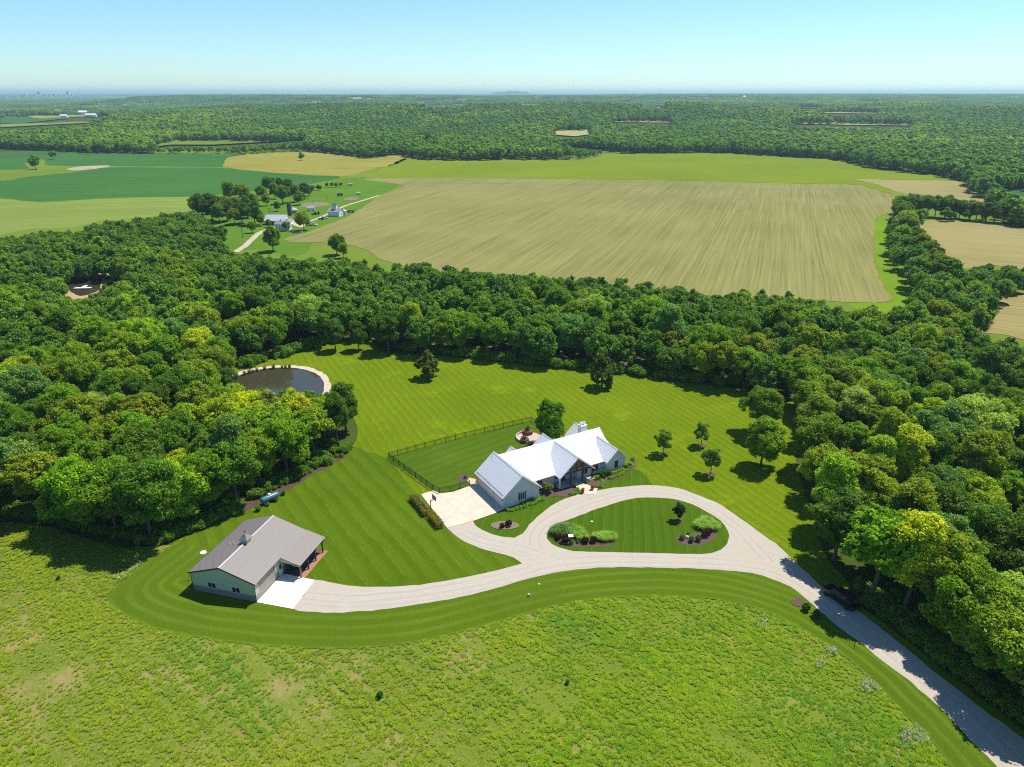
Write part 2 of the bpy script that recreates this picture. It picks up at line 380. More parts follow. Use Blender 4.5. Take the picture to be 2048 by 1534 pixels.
P_LAWN = P_LAWN_LOW + [(2240, 1660), (2300, 1560), (2048, 1440), (1930, 1350), (1800, 1250), (1740, 1210), (1700, 1170), (1650, 1110), (1630, 1040), (1600, 960), (1590, 900), (1590, 850), (1590, 800), (1560, 790), (1480, 778), (1432, 772), (1381, 762), (1305, 751), (1254, 744), (1178, 732), (1076, 729), (1019, 726), (945, 717), (881, 711), (830, 709), (769, 703), (736, 677), (700, 680), (620, 686), (600, 692), (560, 706), (520, 720), (470, 736), (400, 760), (380, 800), (420, 830), (640, 800), (700, 830), (715, 865), (705, 893), (660, 925), (620, 940), (580, 965), (545, 985), (510, 1005), (470, 1025), (400, 1050)]
P_POND = [(455, 775), (470, 756), (500, 744), (540, 737), (580, 736), (615, 741), (640, 754), (648, 772), (640, 795), (600, 808), (540, 812), (480, 800)]
P_BANK = [(440, 780), (466, 751), (498, 739), (540, 732.5), (585, 731.5), (622, 736), (650, 750), (660, 770), (652, 798), (605, 815), (540, 820), (470, 806)]
P_TAN = [(733, 358), (1000, 357), (1250, 360), (1400, 362.5), (1600, 368), (1713, 370), (1735, 376), (1792, 391.6), (1813, 403), (1802, 413), (1783, 427), (1752, 438.6), (1748, 481), (1752, 540), (1769, 577), (1783, 604), (1752, 606), (1600, 600), (1400, 590), (1200, 570), (1000, 560), (850, 540), (759, 518), (744, 506), (714, 495), (658, 486), (575, 484), (575, 475), (602, 468), (636, 457), (694, 434), (710, 426), (761, 391), (806, 371)]
P_TAN2 = [(1713, 358.5), (1800, 360), (1923, 363), (1936, 373), (1955, 388), (1990, 411), (1950, 413), (1890, 409), (1840, 396), (1790, 382), (1750, 368)]
P_TAN3 = [(1830, 444), (1870, 441), (1935, 442), (2000, 446), (2048, 455), (2200, 470), (2200, 560), (2048, 540), (1980, 530), (1930, 538), (1895, 530), (1870, 512), (1845, 487), (1832, 468)]
P_TAN4 = [(2003, 588), (2048, 586), (2200, 590), (2200, 700), (2048, 680), (2010, 670), (1960, 666), (1945, 656), (1985, 642), (2000, 605)]
P_GREENR = [(1990, 366), (2100, 364), (2160, 366), (2160, 400), (2048, 394), (2010, 377)]
P_BEAN = [(-120, 362), (0, 361.6), (60, 353), (137, 346), (219, 335), (300, 335), (454, 336.5), (547, 346), (677, 353.5), (640, 364), (600, 371), (500, 383), (393, 392.4), (300, 394), (205, 396), (85, 403), (0, 396), (-120, 394)]
P_BEAN2 = [(-120, 298), (0, 298), (96, 301), (171, 305), (342, 307), (478, 310), (460, 314), (451, 321), (454, 333.5), (330, 333), (219, 332.4), (109, 331), (92, 327.5), (89, 318), (70, 322), (51, 328), (55, 338), (0, 339.5), (-120, 341)]
P_HAY = [(451, 321), (458, 315), (480, 311), (560, 305), (620, 303), (690, 312), (735, 317), (812, 310), (800, 325), (740, 340), (700, 352), (677, 353), (547, 345), (455, 335)]
P_MEAD = [(735, 356.5), (760, 340), (790, 326), (820, 316), (900, 321), (1000, 319), (1100, 319), (1180, 317), (1230, 307), (1400, 305), (1460, 306), (1540, 311), (1600, 315), (1660, 318), (1700, 326), (1740, 336), (1800, 344), (1880, 352), (1921, 361.5), (1713, 358), (1745, 368), (1790, 383), (1840, 397), (1890, 410), (1850, 412), (1815, 404), (1792, 391), (1735, 375.5), (1713, 369.5), (1600, 367.5), (1400, 362), (1250, 359.5), (1000, 356.5)]
P_PALE = [(-120, 398), (0, 397.5), (85, 405), (205, 398), (393, 394), (400, 402), (392, 420), (370, 430), (330, 428), (280, 438), (200, 442), (150, 455), (60, 458), (0, 470), (-120, 480)]
P_PASTURE = [(-200, 290), (300, 300), (620, 298), (820, 305), (1230, 302), (1700, 320), (1960, 360), (2200, 362), (2200, 640), (2048, 705), (1900, 680), (1700, 625), (1300, 590), (900, 560), (760, 540), (600, 522), (430, 520), (380, 470), (0, 500), (-200, 520)]
P_FARMLAWN = [(395, 425), (420, 470), (450, 500), (520, 500), (600, 510), (640, 470), (700, 430), (770, 388), (800, 362), (735, 355), (680, 358), (640, 372), (560, 390), (430, 395)]
P_WATERWAY = [(1752, 440), (1800, 416), (1830, 430), (1790, 480), (1800, 540), (1840, 600), (1830, 625), (1740, 625), (1700, 606), (1783, 605), (1770, 577), (1753, 540), (1749, 481)]
P_POND2 = [(125, 551), (245, 549), (250, 558), (210, 566), (205, 580), (150, 592), (125, 575)]

M['lawn'] = grass('lawn_grass', (.082, .135, .004), (.138, .195, .006), (.23, .32, .006), 116, 1.9, .22, .22, 1.0)
M['lawn_side'] = grass('lawn_grass_side', (.052, .100, .004), (.092, .150, .007), (.15, .21, .02), 124, 3.0, .3, .12, .3)
M['lawn_yard'] = grass('lawn_grass_yard', (.048, .098, .006), (.080, .140, .010), (.16, .20, .03), 39, 2.4, .15, .1, .6)
M['lawn_isl'] = grass('lawn_grass_island', (.042, .090, .005), (.072, .132, .007), (.12, .18, .02), 82, 1.8, .18, .14, .2)
M['lawn_low'] = grass('lawn_grass_low', (.062, .130, .008), (.10, .180, .012), (.16, .22, .03), 8, 0, 0, 0, .6)
M['pasture'] = grass('pasture_grass', (.10, .16, .022), (.16, .225, .03), (.24, .25, .05), 20, 0, 0, 0, .6, .008)
M['pale'] = rowfield('pale_green_field', (.15, .20, .04), (.19, .24, .055), 12, 30, .2, .4)
M['bean'] = rowfield('bean_rows', (.034, .110, .024), (.056, .145, .034), 8, 40, .2, .5, .006)
M['hay'] = rowfield('hay_stubble', (.20, .185, .038), (.27, .245, .055), 20, 22, .3, .3)
M['meadow_far'] = grass('far_meadow', (.115, .175, .012), (.18, .235, .016), (.26, .24, .035), 5, 0, 0, 0, .55, .011)
M['tan'] = rowfield('stubble_field', (.172, .168, .056), (.240, .222, .084), 70, 27, .45, .9)
M['tan2'] = rowfield('brown_stubble_field', (.23, .20, .080), (.30, .25, .11), 150, 24, .4, .9)

sheet('pasture', P_PASTURE, .02, M['pasture'], step=12, jit=.6, label='yellow green pasture round the farm fields')
sheet('pasture_farmyard', P_FARMLAWN, .05, grass('farm_grass', (.07, .155, .015), (.105, .20, .02), (.2, .22, .05), 20, 0, 0, 0, .6, .03), step=4, jit=.5, label='bright green grass round the old farmstead')
sheet('field_grass_waterway', P_WATERWAY, .05, grass('waterway_grass', (.10, .20, .012), (.17, .26, .015), (.24, .26, .03), 20, 0, 0, 0, .7, .03), step=4, jit=.3, label='bright grass waterway beside the stubble field')
sheet('field_pale_green', P_PALE, .06, M['pale'], step=10, jit=.5, label='pale green hay field left of the farmstead')
sheet('field_soybean', P_BEAN, .08, M['bean'], step=10, jit=.4, label='deep green soybean field, the nearer one')
sheet('field_soybean_far', P_BEAN2, .08, M['bean'], step=12, jit=.4, label='deep green soybean field, the farther one')
sheet('field_hay', P_HAY, .10, M['hay'], step=10, jit=.5, label='golden mown hay field with one bush')
sheet('field_meadow', P_MEAD, .10, M['meadow_far'], step=12, jit=.6, label='bright yellow green meadow below the far woods')
sheet('field_stubble', P_TAN, .14, M['tan'], step=6, jit=.25, label='large tan stubble field with tractor lines')
sheet('field_stubble_upper', P_TAN2, .14, M['tan2'], step=6, jit=.25, label='brown stubble field at upper right')
sheet('field_stubble_right', P_TAN3, .14, M['tan2'], step=5, jit=.2, label='brown stubble field behind the hedgerow')
sheet('field_stubble_corner', P_TAN4, .14, M['tan2'], step=3, jit=.2, label='brown stubble field at the right edge')
sheet('field_green_right', P_GREENR, .14, M['bean'], step=6, jit=.3, label='small bright green crop field')
# thin grass line that splits the top strip of the stubble field
def ribbon(name, px, wd, z, mat, label, world=False, kind='structure', step=3, jit=0, taper=1):
    W = smooth_ring([p if world else at(*p) for p in px], False, step); V = []; g = random.Random(5); n = len(W)
    for i, p in enumerate(W):
        d = W[min(i + 1, n - 1)] - W[max(i - 1, 0)]; d = d / (np.linalg.norm(d) + 1e-9); q = np.array([-d[1], d[0]]) * (wd / 2)
        j = g.uniform(-jit, jit); V += [(*(p - q * (1 + j)), z), (*(p + q * (1 + g.uniform(-jit, jit))), z)]
    F = [(2 * i, 2 * i + 2, 2 * i + 3, 2 * i + 1) for i in range(n - 1)]
    me = bpy.data.meshes.new(name); me.from_pydata(V, [], F); me.materials.append(mat)
    bm = bmesh.new(); bm.from_mesh(me)
    for f in bm.faces:
        if f.normal.z < 0: f.normal_flip()
    bm.to_mesh(me); bm.free()
    return tag(link(name, me), label, kind=kind)
ribbon('field_divider', [(806, 370), (820, 366.8), (1000, 367.5), (1200, 370), (1400, 374), (1600, 379), (1760, 384)], 2.2, .17, plain('divider_grass', (.10, .15, .05)), 'dark grass line near the top of the stubble field', step=12)
M['dirt'] = plain('farm_dirt', (.42, .36, .27), .95, .05, 0, .25, .4)
ribbon('farm_road', [(470, 505), (490, 492), (505, 478), (520, 466), (540, 458), (565, 452)], 3.4, .12, M['dirt'], 'dirt farm road running up to the old farmstead', jit=.1)
ribbon('farm_road_yard', [(575, 440), (600, 447), (625, 441), (650, 431), (675, 420), (690, 412), (720, 403), (759, 391)], 2.4, .12, M['dirt'], 'dirt track past the white granary', jit=.15)
sheet('farm_yard_dirt', [(578, 444), (600, 455), (612, 450), (600, 440)], .10, M['dirt'], step=3, label='bare dirt yard at the farmstead')
sheet('feedlot_dirt', [(600, 408), (640, 404), (660, 409), (630, 414), (600, 413)], .10, plain('feedlot_mud', (.2, .17, .11), .95, .05, 0, .25, .4), step=3, jit=.5, label='bare trampled soil behind the farmyard')
sheet('mud_patch', [(686, 400), (700, 394), (718, 396), (712, 400)], .10, plain('mud', (.2, .15, .12), .95, .05, 0, .25, .4), step=2, jit=.4, label='brown mud patch in the farm grass')
sheet('soil_mound', [(135, 338), (160, 333), (205, 331), (222, 333), (190, 338), (150, 341)], .12, plain('pale_soil', (.33, .29, .21), .95, .05, 0, .4, .1), step=6, jit=.5, label='bare pale soil bank between the bean fields')

sheet('lawn', P_LAWN, .06, M['lawn'], step=2, jit=.12, label='large mown lawn behind and round the house')
P_SIDE = [(545, 985), (600, 950), (660, 925), (705, 893), (735, 905), (775, 918), (830, 985), (842, 990), (894, 1057), (930, 1084), (989, 1105), (1045, 1127), (1000, 1143), (860, 1168), (740, 1175), (640, 1164), (600, 1200), (520, 1216), (420, 1196), (352, 1150), (345, 1100), (400, 1055), (470, 1025)]
sheet('lawn_side', P_SIDE, .075, M['lawn_side'], step=2, jit=.1, label='darker striped side lawn between barn and house')
P_YARD = [(777, 917), (850, 896), (950, 870), (1062, 843), (1085, 855), (1150, 905), (1000, 960), (940, 972), (900, 984), (879, 987), (866, 981), (820, 948)]
sheet('lawn_yard', P_YARD, .08, M['lawn_yard'], step=2, jit=.05, label='fenced back yard lawn')
# mown band that follows the lower lawn edge
W0 = smooth_ring([at(*p) for p in P_LAWN_LOW], False, 1.5); V = []; UV = []; nrow = 9; n = len(W0)
W0 = np.array(W0); tang = np.gradient(W0, axis=0)
for _ in range(6): tang = (np.roll(tang, 1, 0) + 2 * tang + np.roll(tang, -1, 0)) / 4
tang /= np.linalg.norm(tang, axis=1)[:, None]; nor = np.stack([-tang[:, 1], tang[:, 0]], 1)
rows = [W0]
for r in range(1, nrow):
    Wr = rows[-1] + nor * 1.25
    for _ in range(3): Wr[1:-1] = (Wr[:-2] + 2 * Wr[1:-1] + Wr[2:]) / 4
    rows.append(Wr)
V = np.concatenate([np.column_stack([r_, np.full(n, .10)]) for r_ in rows]); F = []
for r in range(nrow - 1):
    a = r * n + np.arange(n - 1); F.append(np.stack([a, a + 1, a + 1 + n, a + n], 1))
F = np.vstack(F); k = N('lawn_band'); tc = k.n('UVMap').outputs[0]
v_ = k.sep(tc, 1); u_ = k.sep(tc, 0)
bw = k.math('ADD', v_, k.math('MULTIPLY', k.noise(.12, 3), .9))
sn = k.math('MULTIPLY', k.step(k.math('MULTIPLY_ADD', k.math('SINE', k.math('MULTIPLY', bw, 3.1)), .5, .5), .45, .95), k.step(k.noise(.06, 3), .25, .6))
base = k.mix(k.step(k.noise(.05, 4), .3, .7), (.060, .112, .005), (.092, .150, .008))
col = k.mix(k.math('MULTIPLY', sn, .6), base, (.15, .24, .028)); fine = k.noise(5, 4, rough=.8)
col = k.mix(.5, col, k.mix(k.step(fine, .3, .7), (.038, .072, .004), (.12, .185, .012)))
k.fin(col, .9, .0, fine, .8, .12)
me = mesh_np('lawn_border', V, F, k.m); uvl = me.uv_layers.new(name='UVMap')
vi = np.empty(len(me.loops), np.int32); me.loops.foreach_get('vertex_index', vi)
uv = np.stack([(vi % n) * 1.5, (vi // n) * 1.25], 1).astype(np.float32); uvl.data.foreach_set('uv', uv.ravel())
tag(link('lawn_border', me), 'mown lawn border with curved stripes along the rough meadow', kind='structure')

# gravel
k = N('gravel'); fine = k.noise(9, 5, rough=.85); mid = k.noise(.5, 4)
r = k.noise(.14, 3)
col = k.mix(k.step(mid, .3, .7), (.350, .318, .262), (.440, .404, .340)); col = k.mix(k.step(r, .4, .62), col, (.42, .36, .28))
col = k.mix(k.math('MULTIPLY', k.step(k.noise(1.7, 5, rough=.75), .5, .7), .45), col, (.30, .25, .20)); col = k.mix(.5, col, k.mix(k.step(fine, .32, .68), (.22, .195, .165), (.62, .57, .50)))
M['gravel'] = k.fin(col, .95, .1, fine, .8, .05)
sheet('driveway', P_DRIVE, .12, M['gravel'], step=1.2, jit=.11, label='pale gravel driveway with a loop')
sheet('lawn_front', [(947, 1043), (992, 1027), (1010, 1015), (1080, 995), (1085, 975), (1160, 970), (1225, 946), (1255, 936), (1280, 942), (1298, 960), (1305, 970), (1297, 971), (1253, 974), (1215, 978), (1188, 984), (1150, 991), (1121, 1003), (1094, 1018), (1074, 1035), (1059, 1050), (1045, 1067), (1028, 1076), (1004, 1075), (983, 1070), (963, 1061), (951, 1052)], .078, M['lawn_isl'], step=1.5, jit=.06, label='green front lawn between house and driveway')
k = N('gravel_tracks'); fine = k.noise(9, 5, rough=.85); mid = k.noise(.5, 4); r = k.noise(.14, 3)
col = k.mix(k.step(mid, .3, .7), (.350, .318, .262), (.440, .404, .340)); col = k.mix(k.step(r, .4, .62), col, (.42, .36, .28))
ux = k.sep(k.n('UVMap').outputs[0], 0); ux = k.math('ADD', ux, k.math('MULTIPLY', k.math('SUBTRACT', k.noise(.18, 3), .5), .22))
pp = k.math('ABSOLUTE', k.math('SUBTRACT', k.math('ABSOLUTE', k.math('SUBTRACT', ux, .5)), .2)); tr_ = k.step(pp, .10, .03); edge_ = k.step(k.math('ABSOLUTE', k.math('SUBTRACT', ux, .5)), .5, .42)
brk = k.step(k.noise(.25, 4), .3, .6); col = k.mix(k.math('MULTIPLY', k.math('MULTIPLY', tr_, brk), .65), col, (.30, .255, .20))
rg = k.math('LESS_THAN', k.math('ABSOLUTE', k.math('SUBTRACT', pp, .125)), .02); col = k.mix(k.math('MULTIPLY', k.math('MULTIPLY', rg, edge_), .3), col, (.60, .57, .52))
col = k.mix(k.math('MULTIPLY', k.step(k.noise(1.7, 5, rough=.75), .5, .7), .45), col, (.30, .25, .20)); col = k.mix(.5, col, k.mix(k.step(fine, .32, .68), (.22, .195, .165), (.62, .57, .50))); M['gtrack'] = k.fin(col, .95, .1, fine, .8, .05)
# wheel tracks: slightly browner packed strips
M['track'] = None; k = N('packed_gravel'); fine = k.noise(9, 4, rough=.8)
col = k.mix(k.step(fine, .3, .7), (.33, .27, .20), (.52, .44, .35))
M['track'] = k.fin(col, .95, .1, fine, .6, .04)
k = N('gravel_ridge'); fine = k.noise(9, 4, rough=.8)
M['ridge'] = k.fin(k.mix(k.step(fine, .25, .7), (.30, .27, .24), (.62, .58, .53)), .95, .1, fine, .9, .06)
# the grass inside the loop and the beds
sheet('lawn_island', P_ISLAND, .15, M['lawn_isl'], step=1.2, jit=.07, label='teardrop lawn inside the driveway loop')
M['mulch'] = plain('mulch', (.105, .075, .062), .95, .05, 0, .35, 4)
M['edge'] = plain('stone_edging', (.45, .36, .28), .9, .1, 0, .2, 3)
def bed(px, label, z=.17, mat=None, name='flower_bed'):
    return sheet(name, px, z, mat or M['mulch'], step=.6, jit=.04, label=label)
def ell(cx, cy, rx, ry, n=18, a=0):
    return [(cx + rx * cos(2 * pi * i / n) * cos(a) - ry * sin(2 * pi * i / n) * sin(a), cy + rx * cos(2 * pi * i / n) * sin(a) + ry * sin(2 * pi * i / n) * cos(a)) for i in range(n)]
bed([(1102, 1067), (1108, 1080), (1120, 1089), (1140, 1094), (1180, 1095), (1218, 1094), (1230, 1086), (1226, 1077), (1215, 1074), (1160, 1075), (1120, 1060)], 'mulch bed at the left tip of the loop lawn')
bed([(1353, 1078), (1357, 1086), (1370, 1091), (1392, 1093), (1412, 1088), (1428, 1078), (1434, 1066), (1425, 1057), (1405, 1063), (1375, 1070), (1358, 1070)], 'mulch bed at the right tip of the loop lawn')
bed(ell(1010, 1052, 29, 8.5), 'small oval mulch bed in front of the garage', mat=plain('mulch_pale', (.2, .15, .11), .95, .05, 0, .35, 4))
bed(ell(1596, 1205, 13, 9) + [], 'mulch ring at the driveway bend')
# woodland margin mulch
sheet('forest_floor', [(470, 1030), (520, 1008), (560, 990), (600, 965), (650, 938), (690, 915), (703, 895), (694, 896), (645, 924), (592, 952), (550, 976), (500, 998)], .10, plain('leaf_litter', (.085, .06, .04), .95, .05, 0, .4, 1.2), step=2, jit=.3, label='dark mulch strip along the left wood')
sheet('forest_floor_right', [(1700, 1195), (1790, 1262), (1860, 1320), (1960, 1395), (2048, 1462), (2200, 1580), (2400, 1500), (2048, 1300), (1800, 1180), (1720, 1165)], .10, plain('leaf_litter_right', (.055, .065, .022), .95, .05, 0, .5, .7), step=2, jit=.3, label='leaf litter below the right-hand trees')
sheet('forest_floor_back', [(740, 676), (830, 700), (1020, 717), (1180, 724), (1300, 741), (1440, 765), (1480, 772), (1400, 740), (1200, 705), (900, 690)], .03, plain('leaf_litter_back', (.13, .10, .065), .95, .05, 0, .5, .5), step=3, jit=.4, label='brown leaf litter below the trees behind the lawn')

# pond
k = N('pond_water'); k.b.inputs['Base Color'].default_value = (.045, .042, .024, 1); k.b.inputs['Roughness'].default_value = .04; k.b.inputs['Specular IOR Level'].default_value = .5
x = k.n('Bump'); x.inputs['Strength'].default_value = .04; x.inputs['Distance'].default_value = .05; k.l(k.noise(1.2, 2), x.inputs['Height']); k.l(x.outputs[0], k.b.inputs['Normal']); M['water'] = k.m
sheet('pond_bank', P_BANK, .11, plain('pond_rubble', (.50, .42, .34), .95, .05, 0, .45, 1.6), step=1, jit=.35, label='pale stone rubble rim round the pond')
sheet('pond_water', P_POND, .15, M['water'], step=1.5, jit=.12, label='dark still pond water at the left of the lawn')
sheet('far_pond_bank', [(125, 548), (245, 547), (262, 553), (215, 566), (210, 584), (150, 600), (120, 580)], .04, plain('sand_bank', (.36, .28, .16), .95, .05, 0, .3, .3), step=2, jit=.3, label='sandy bank of the hidden pond in the left wood')
sheet('far_pond_water', [(140, 556), (205, 553), (235, 555), (205, 562), (198, 580), (160, 592), (135, 575)], .08, M['water'], step=2, jit=.2, label='small dark pond hidden in the left wood')

M['clear'] = plain('pale_clearing', (.30, .30, .10), .95, .05, 0, .15, .02)
# far clearings that follow the hills
CLEAR = [([(308, 284), (350, 276), (450, 276), (560, 277), (600, 274), (612, 278), (600, 281), (540, 286), (430, 292), (345, 292), (318, 295)], M['pasture'], 'light green clearing in front of the left wooded ridge'),
         ([(1588, 246), (1650, 247), (1820, 249), (1815, 253), (1700, 252), (1600, 250)], M['clear'], 'narrow tan clearing, the longer of the right hill'),
         ([(1643, 224), (1755, 225.5), (1752, 229), (1660, 228)], M['clear'], 'small tan clearing high in the right woods'),
         ([(1110, 262), (1175, 261), (1178, 271), (1150, 275), (1112, 272)], M['clear'], 'grassy glade with scattered bushes'),
         ([(1095, 289), (1200, 291), (1242, 296), (1235, 300), (1150, 294)], M['clear'], 'thin tan glade strip in the middle woods'),
         ([(826, 275), (880, 273), (880, 277), (830, 278)], M['clear'], 'tiny tan glade in the middle woods'),
         ([(1227, 243), (1345, 243), (1340, 247), (1230, 246)], M['clear'], 'tan clearing strip right of centre'),
         ([(1280, 213), (1335, 213), (1330, 216), (1285, 216)], M['clear'], 'distant clearing strip above centre'),
         ([(832, 212), (880, 209), (935, 206), (930, 211), (880, 213)], M['pale'], 'pale distant fields behind the middle ridge'),
         ([(0, 250.5), (80, 248), (175, 246), (178, 248), (90, 252), (0, 257)], M['pale'], 'pale strip field at the far left'),
         ([(0, 236), (60, 236), (140, 238), (40, 249), (0, 249)], M['bean'], 'dark green strip field at the far left'),
         ([(44, 232), (80, 231), (150, 231), (225, 232), (190, 236), (60, 236)], M['hay'], 'pale yard fields beside the distant white sheds'),
         ([(120, 211), (186, 209), (180, 212), (124, 212.5)], M['pale'], 'very distant pale field at left'),
         ([(670, 196), (720, 193), (716, 198), (680, 199)], M['pale'], 'very distant pale field in the middle')]
for q, (cx, cy, rx, ry) in enumerate([(720, 197, 30, 2.2), (960, 203, 26, 1.8), (1060, 208, 22, 1.6), (1395, 196, 26, 2), (1130, 200, 20, 1.4), (300, 207, 26, 1.6), (430, 203, 22, 1.4), (560, 206, 20, 1.5), (60, 216, 30, 2), (150, 222, 30, 1.6), (20, 224, 22, 1.6), (1560, 199, 26, 1.5), (1750, 203, 32, 1.5), (1900, 198, 30, 1.3), (1620, 216, 22, 1.6), (620, 199, 26, 1.4), (250, 199, 24, 1.3), (1260, 204, 20, 1.4), (860, 200, 24, 1.5)]):
    CLEAR.append((ell(cx, cy, rx, ry, 12), [M['clear'], M['pale'], M['bean']][q % 3], 'very distant field, pale strip seen between far woods'))
for q, (px, m, lb) in enumerate(CLEAR): terrain_sheet('field_clearing', px, m, 2.2, lb)

def trackrib(px, wd, z, label):
    W = smooth_ring([at(*p) for p in px], False, 1.2); V = []; uv = []; n = len(W)
    for i, p in enumerate(W):
        d = W[min(i + 1, n - 1)] - W[max(i - 1, 0)]; d = d / (np.linalg.norm(d) + 1e-9); q = np.array([-d[1], d[0]]) * (wd / 2); V += [(*(p - q), z), (*(p + q), z)]
    F = np.array([(2 * i, 2 * i + 2, 2 * i + 3, 2 * i + 1) for i in range(n - 1)]); me = mesh_np('driveway_tracks', V, F, M['gtrack']); u = me.uv_layers.new(name='UVMap')
    vi = np.empty(len(me.loops), np.int32); me.loops.foreach_get('vertex_index', vi); u.data.foreach_set('uv', np.stack([(vi % 2).astype(float), (vi // 2) * 1.0], 1).astype(np.float32).ravel())
    if me.polygons[0].normal.z < 0: me.flip_normals()
    tag(link('driveway_tracks', me), label, kind='structure')
trackrib([(1545, 1135), (1515, 1100), (1480, 1062), (1430, 1024), (1380, 998), (1330, 984), (1270, 983), (1200, 998), (1130, 1023), (1092, 1045), (1070, 1070), (1072, 1095), (1100, 1118), (1160, 1122)], 3.6, .124, 'wheel tracks round the top of the driveway loop')
trackrib([(925, 1064), (960, 1080), (1010, 1092), (1055, 1102), (1100, 1118)], 3.4, .127, 'wheel tracks from the apron to the loop')
trackrib([(612, 1193), (700, 1199), (800, 1192), (900, 1177), (1000, 1156), (1100, 1130), (1200, 1120), (1350, 1122), (1480, 1128), (1560, 1145), (1640, 1195), (1715, 1255), (1790, 1312), (1890, 1396), (2005, 1500), (2100, 1590)], 3.8, .130, 'wheel tracks along the main driveway')
# ---------------------------------------------------------------- trees
KEEP = [
 # the homestead as seen between the crowns
 [(-50, 1035), (60, 1030), (97, 1048), (180, 1075), (250, 1090), (310, 1092), (380, 1058), (400, 1043), (470, 1027), (515, 985), (580, 975), (620, 948), (660, 930), (692, 905), (703, 885), (714, 860), (712, 825), (695, 800), (662, 793), (655, 785), (640, 776), (600, 768), (585, 764), (560, 768), (540, 762), (520, 772), (490, 772), (478, 765), (470, 752), (440, 744), (500, 730), (540, 711), (580, 700), (612, 690), (650, 692), (735, 680), (760, 700), (830, 712), (880, 715), (945, 720), (1019, 728), (1076, 732), (1178, 735), (1254, 747), (1305, 754), (1381, 766), (1432, 777), (1478, 782), (1560, 812), (1578, 806), (1582, 850), (1572, 880), (1578, 920), (1583, 960), (1605, 995), (1630, 1035), (1612, 1075), (1610, 1125), (1622, 1150), (1648, 1176), (1692, 1192), (1727, 1214), (1767, 1231), (1800, 1268), (1850, 1300), (1901, 1345), (1960, 1388), (2008, 1430), (2060, 1470), (2100, 1700), (-50, 1700)],
 [(132, 550), (245, 548), (245, 553), (205, 563), (200, 576), (140, 590), (134, 560)],
 [(-100, 300), (0, 299), (96, 302), (171, 306), (342, 308), (450, 308), (478, 310), (560, 304), (620, 303), (690, 311), (735, 317), (800, 309), (830, 318), (900, 322), (1000, 320), (1100, 320), (1180, 318), (1230, 308), (1400, 306), (1460, 307), (1540, 312), (1600, 316), (1660, 318), (1700, 326), (1740, 336), (1800, 344), (1880, 352), (1920, 362), (1940, 385), (1992, 411), (1980, 414), (1890, 410), (1860, 408), (1812, 410), (1785, 428), (1772, 450), (1775, 500), (1790, 540), (1815, 575), (1820, 605), (1760, 618), (1748, 606), (1700, 606), (1655, 606), (1650, 594), (1600, 585), (1560, 576), (1500, 572), (1440, 585), (1400, 574), (1350, 564), (1250, 552), (1150, 549), (1060, 538), (1000, 542), (900, 528), (830, 516), (780, 522), (760, 527), (740, 515), (700, 512), (650, 511), (590, 506), (520, 502), (480, 499), (458, 493), (446, 470), (428, 450), (412, 432), (388, 414), (335, 418), (280, 430), (200, 438), (150, 455), (60, 458), (0, 470), (-100, 480)],
 [(1830, 446), (1870, 443), (1935, 443), (2000, 448), (2048, 457), (2100, 465), (2100, 540), (2048, 528), (1980, 522), (1930, 533), (1890, 524), (1868, 505), (1845, 482), (1832, 468)],
 [(2003, 592), (2048, 590), (2100, 590), (2100, 690), (2048, 676), (2010, 667), (1962, 664), (1950, 656), (1985, 642), (2003, 605)],
 [(1992, 367), (2100, 366), (2100, 395), (2048, 392), (2012, 377)],
] + [c[0] for c in CLEAR]
KEEPG_ = 0
KEEPG = [[at(*p) for p in poly] for poly in (KEEP[0], KEEP[2], KEEP[3], KEEP[4], P_BANK)]
def allowed(X, Y, Z, R, Ht):
    ok = np.ones(X.shape, bool); top = Z + Ht
    tests = [(0, 1.0), (-.75, .72), (.75, .72), (-.45, .93), (.45, .93), (0, .45), (-.9, .5), (.9, .5)] + ([(0, .85), (0, .7), (0, .55), (0, .3), (0, .15), (-.7, .9), (.7, .9), (-.8, .6), (.8, .6), (-.8, .35), (.8, .35)] if Y.min() > 1000 else [])
    for ox, hz in tests:
        x, y = pxy(X + ox * R, Y, Z + Ht * hz)
        for poly in KEEP: ok &= ~inpoly(x, y, poly)
    for poly in KEEPG: ok &= ~inpoly(X, Y, poly)
    return ok

def crown_mesh(name, mat, **k):
    V, F = crown_np(**k); return mesh_np(name, V, F, mat)
H0 = 13.0
NEAR = []
for i, kw in enumerate([dict(R=5.0, H=11.3, z0=1.6, nl=30, lob=(.2, .34)), dict(R=5.6, H=10.6, z0=2.2, nl=34, lob=(.18, .3)), dict(R=4.5, H=12.0, z0=1.2, nl=30, lob=(.2, .34)),
                        dict(R=5.3, H=11.0, z0=1.6, nl=40, lob=(.16, .27)), dict(R=4.8, H=11.2, z0=1.8, nl=26, lob=(.22, .36)), dict(R=6.0, H=10.6, z0=2.0, nl=44, lob=(.15, .27)), dict(R=5.8, H=8.6, z0=4.0, nl=50, lob=(.10, .2)), dict(R=3.7, H=13.0, z0=1.5, nl=34, lob=(.18, .34)), dict(R=5.2, H=11.0, z0=2.2, nl=60, lob=(.09, .17))]):
    cr = crown_mesh('crown', M['leaf'], seed=10 + i, nleaf=26000, leaf=.19, sub=(620 if i != 6 else 900, (.42, .85) if i != 6 else (.25, .5)), **kw)
    tb = trunk_mb(i, kw['H'], kw['z0'], kw['R']).build('trunk'); tm = tb.data; bpy.data.objects.remove(tb); NEAR.append((cr, tm, kw))
TONES = {'yellow-green': (.40, .47, .03), 'bright green': (.245, .365, .028), 'mid-green': (.175, .31, .020), 'dark green': (.105, .205, .016), 'blue-green': (.150, .27, .060), 'olive-green': (.235, .31, .025), 'pale green': (.34, .44, .09)}
